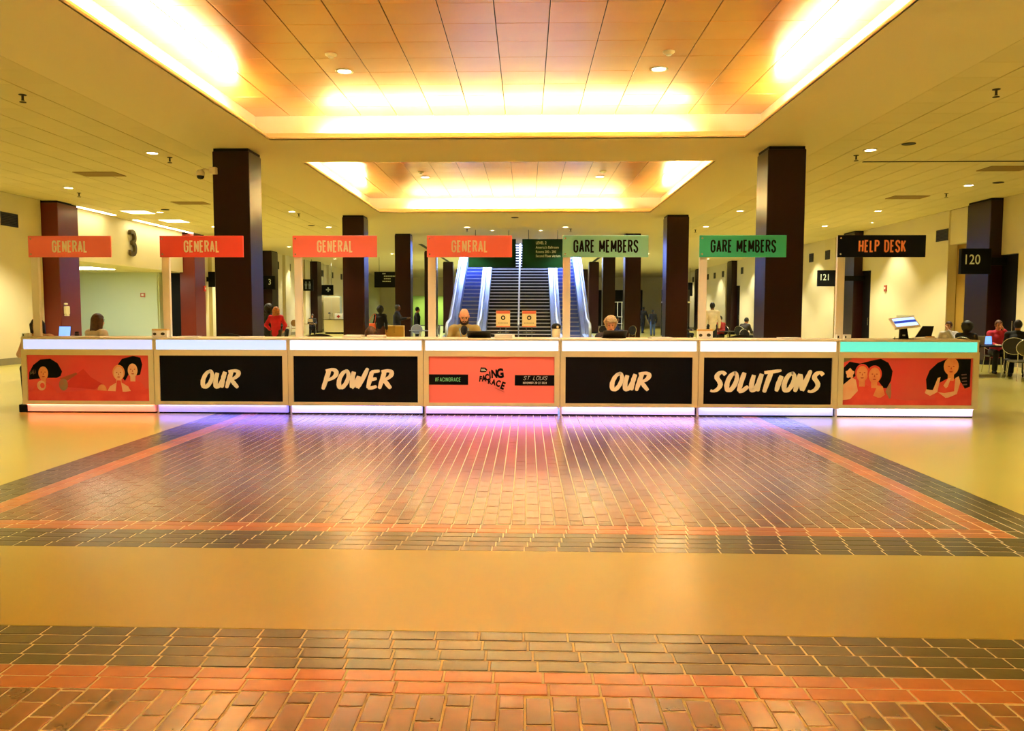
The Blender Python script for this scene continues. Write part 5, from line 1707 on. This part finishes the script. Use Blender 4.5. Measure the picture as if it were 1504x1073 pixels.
# first aid desk
v = thing('reception_desk', 'curved cream first aid desk below the cross sign', 'desk', (-12.0, 52.5, 0))
arc = [(1.0*math.cos(PI+PI*k/14), .55*math.sin(PI+PI*k/14)) for k in range(15)]
MB().prism(arc, 'z', .12, .92).build('desk_front', M_FRAME, v)
MB().prism([(x*1.08, y*1.08) for x, y in arc], 'z', .92, .97).build('desk_top', M_OLIVE, v)
MB().prism([(x*.92, y*.92) for x, y in arc], 'z', 0, .12).build('plinth', M_BLACK, v)
v = thing('first_aid_box', 'white first aid box with red cross on the far left desk', 'box', (-11.95, 52.25, .97))
MB().bbox(-.26, .26, -.1, .1, 0, .36, .02).build('case', M_PAPER, v)
MB().box(-.04, .04, -.106, -.1, .07, .29).box(-.11, .11, -.106, -.1, .14, .22).build('red_cross', mat('cross_red', rgb(214, 48, 40), .5), v)
MB().tube([(-.08, 0, .36), (-.07, 0, .41), (.07, 0, .41), (.08, 0, .36)], .012, 6).build('handle', M_VENT, v)
v = thing('desk_lamp', 'small dark desk lamp beside the first aid box', 'lamp', (-12.55, 52.25, .97))
MB().lathe([(.001, .02), (.09, .015), (.1, 0), (.001, 0)], n=14).build('base', M_BLACK, v)
MB().tube([(0, 0, .02), (0, .05, .3), (0, -.08, .42)], .014, 6).build('arm', M_BLACK, v)
MB().lathe([(.09, -.06), (.05, .05), (.001, .06)], (0, -.1, .40), n=14).build('shade', M_BLACK, v)
v = thing('door_frame', 'tall cream cupboard beside the first aid desk', 'cupboard', (-13.55, 57.2, 0))
MB().bbox(-.6, .6, -.3, .3, 0, 2.55, .01).build('cabinet', M_WALLW, v)
for s in (-1, 1):
    d = MB().bbox(min(s*.01, s*.58), max(s*.01, s*.58), -.325, -.302, .08, 2.48, .006).build('cupboard_door', M_FRAME, v)
    MB().tube([(s*.06, -.345, 1.1), (s*.06, -.345, 1.35)], .012, 6).build('handle', M_CHROME, d)
v = thing('mirror', 'tall dark framed glass panel beyond the cupboard', 'mirror', (-12.3, 57.5, 0))
f = MB().box(-.32, -.24, -.04, .04, 0, 2.7).box(.24, .32, -.04, .04, 0, 2.7).box(-.24, .24, -.04, .04, 2.6, 2.7).box(-.24, .24, -.04, .04, 0, .1)
f.build('frame', M_BLACK, v)
MB().box(-.24, .24, -.01, .01, .1, 2.6).build('glass', mat('mirror_glass', rgb(186, 196, 186), .08, metal=.8), v)
# boxes near the person with the orange bag
v = thing('cardboard_box', 'plain yellow cardboard box by the column left of the stairs', 'box', (-4.65, 30.6, 0), .1)
MB().bbox(-.36, .36, -.3, .3, 0, .98, .008).build('carton', mat('carton', rgb(222, 188, 112), .7), v)
MB().box(-.03, .03, -.302, .302, .70, .982).build('tape', mat('carton_tape', rgb(196, 158, 84), .4), v)
v = thing('handbag', 'orange handbag carried by the person in the patterned skirt', 'bag', (-5.44, 29.92, .84))
MB().bbox(-.17, .17, -.06, .06, 0, .24, .03).build('pouch', mat('bag_orange', rgb(236, 108, 56), .5), v)
MB().tube([(-.12, 0, .22), (.04, .08, .54), (.12, .14, .60), (.17, .12, .54), (.14, 0, .22)], .011, 6).build('strap', MATS['bag_orange'], v)
v = thing('sanitizer_stand', 'cream stand with black domed top left of the right escalator post', 'stand', (1.36, 25.0, 0))
MB().lathe([(.001, 0), (.2, 0), (.2, .03), (.13, .05), (.12, .55), (.13, 1.02), (.001, 1.03)], n=20).build('body', M_FRAME, v)
MB().ell((0, 0, 1.06), .15, .15, .12, 16, 10).build('dome', M_BLACK, v)
MB().ell((.02, -.12, 1.06), .06, .03, .05, 12, 8).build('label_plate', M_FRAME, v)
# barrier grille in the far shop
v = thing('metal_grille', 'pale metal lattice grille far right between slim columns', 'grille', (7.4, 60.0, 0))
for k in range(6):
    MB().tube([(-.8+k*.32, 0, 0), (-.8+k*.32, 0, 2.2)], .03, 6).build('bar', M_TRIM, v)
for z in (.6, 1.1, 2.2):
    MB().tube([(-.8, 0, z), (.8, 0, z)], .03, 6).build('rail', M_TRIM, v)
v = thing('display_rack', 'dark display rack with white sheets behind the right slim columns', 'rack', (9.9, 51.0, 0))
MB().box(-.9, .9, .1, .2, 0, 2.9).build('back_panel', MATS['shop_dark'], v)
MB().box(-.9, .9, -.3, .1, 2.05, 2.15).build('shelf', M_PAPER, v)
for z in (.55, 1.05):
    MB().box(-.6, .2, -.25, .1, z, z+.34).build('white_sheet', mat('sheet_grey', rgb(186, 192, 200), .6), v)

# ================================================================== ITEMS ON THE COUNTER
CT = 1.155
def box_thing(x, y, w, h, d, label):
    v = thing('tissue_box', label, 'box', (x, y, CT))
    MB().bbox(-w/2, w/2, -d/2, d/2, 0, h, .004).build('carton', M_PAPER, v)
    MB().box(-w/2-.001, w/2+.001, -d/2-.001, d/2+.001, h*.82, h+.001).build('lid_band', mat('box_band', rgb(222, 182, 110), .6), v)
    q = MB()
    q.prism([(-w*.32+.09*w*math.cos(a)*1.3, h*.40+.16*h*math.sin(a)) for a in [2*PI*k/12 for k in range(12)]], 'y', -d/2-.002, -d/2+.001)
    q.prism([(w*.22+.11*w*math.cos(a)*1.3, h*.42+.17*h*math.sin(a)) for a in [2*PI*k/12 for k in range(12)]], 'y', -d/2-.002, -d/2+.001)
    q.build('dark_cutouts', mat('cutout', rgb(62, 52, 30), .6), v)
box_thing(-5.16, 12.02, .23, .13, .10, 'white box with dark cut-outs at the second sign post')
box_thing(3.10, 12.02, .22, .145, .10, 'white box with dark cut-outs at the sixth sign post')
def card_box(x, y, w, h, lb, rz=0):
    v = thing('card_holder', lb, 'card holder', (x, y, CT), rz)
    MB().bbox(-w/2, w/2, -.03, .03, 0, h, .003).build('holder', M_PAPER, v)
    MB().box(-w/2+.01, -w/2+.03, -.0315, -.03, h*.3, h*.75).build('print', M_VENT, v)
card_box(5.06, 11.98, .055, .075, 'tiny white card holder left of the help desk post')
card_box(5.19, 11.98, .10, .075, 'small white card holder right of the help desk post')
card_box(-7.30, 12.1, .12, .055, 'small white card holder at the left end of the counter')
def papers(x, y, w, lb, n=6, rz=0, h=.012):
    v = thing('paper_stack', lb, 'paper', (x, y, CT), rz)
    for k in range(n):
        a = random.uniform(-.06, .06)
        MB().box(-w/2, w/2, -.11, .11, k*h, k*h+h*.85).xf(Matrix.Rotation(a, 4, 'Z')).build('sheet_stack', M_PAPER, v)
for x, y, w, lb, n, h in ((-6.2, 12.0, .34, 'flat white papers on the left end counter unit', 1, .012), (-4.75, 12.1, .3, 'white papers right of the second sign post', 2, .010), (-3.75, 12.0, .36, 'white paper stack below the front left column', 2, .012),
                       (-2.2, 12.1, .28, 'open white brochures left of the brown haired person', 3, .015), (-1.85, 12.05, .26, 'white brochures right of the brown haired person', 3, .015), (.10, 12.05, .27, 'neat white paper stack in front of the stairs', 5, .012),
                       (2.45, 12.1, .32, 'low white paper stack right of the blond person', 2, .012), (3.75, 12.05, .3, 'white papers right of the sixth sign post', 1, .012), (4.35, 12.0, .3, 'white paper stack below the right front column', 2, .014), (4.75, 12.1, .3, 'scattered papers left of the help desk post', 1, .01)):
    papers(x, y, w, lb, n, random.uniform(-.2, .2), h)
# kiosk tablet on stand
v = thing('tablet_kiosk', 'slanted touch screen on black stand on the help desk', 'kiosk', (6.12, 12.2, CT))
MB().bbox(-.12, .12, -.09, .09, 0, .012, .004).build('base', M_BLACK, v)
MB().prism([(-.055, .012), (.075, .012), (.045, .16), (-.05, .20)], 'y', -.012, .035).build('stem', M_BLACK, v)
MB().box(-.02, .02, -.0135, -.012, .05, .07).build('badge', M_PAPER, v)
X = Matrix.Translation((-.01, -.03, .245)) @ Matrix.Rotation(R(-6), 4, 'Y') @ Matrix.Rotation(R(-52), 4, 'X')
h = MB().bbox(-.19, .19, -.018, .012, -.125, .125, .008).xf(X).build('housing', M_TRIM, v)
MB().box(-.15, .17, -.0195, -.018, -.09, .095).xf(X).build('screen', mat('screen_blue', rgb(60, 90, 190), .3, emit=rgb(150, 180, 255), estr=.9), h)
MB().box(-.15, .17, -.0205, -.0195, -.02, .035).xf(X).build('screen_bar', mat('screen_navy', rgb(24, 40, 110), .3, emit=rgb(30, 50, 140), estr=.6), h)
v = thing('glass_shield', 'small clear acrylic plate behind the kiosk screen', 'screen', (6.22, 12.38, CT))
MB().box(-.13, .13, -.003, .003, .26, .36).build('plate', M_GLASS, v)
MB().tube([(0, .02, 0), (0, .005, .30)], .008, 6).build('stem', M_CHROME, v)
v = thing('card_terminal', 'black payment terminal with white paper beside the kiosk', 'terminal', (6.38, 12.12, CT), -.2)
MB().prism([(-.12, .03), (-.02, .20), (.13, .20), (.10, .05)], 'y', -.03, .0).build('display', M_BLACK, v)
MB().prism([(-.13, .0), (-.13, .022), (.15, .03), (.15, .0)], 'y', -.10, .10).build('body', M_PAPER, v)
MB().bbox(.02, .14, -.05, .03, .03, .05, .004).build('receipt_tray', mat('tray_tan', rgb(206, 160, 92), .5), v)
v = thing('pen', 'tiny dark pen standing left of the kiosk', 'pen', (5.92, 12.05, CT))
MB().tube([(0, 0, 0), (.004, 0, .035)], .006, 6).build('barrel', M_BLACK, v)
MB().tube([(.004, 0, .035), (.006, 0, .05)], .004, 6).build('cap', M_CHROME, v)

flush_texts()
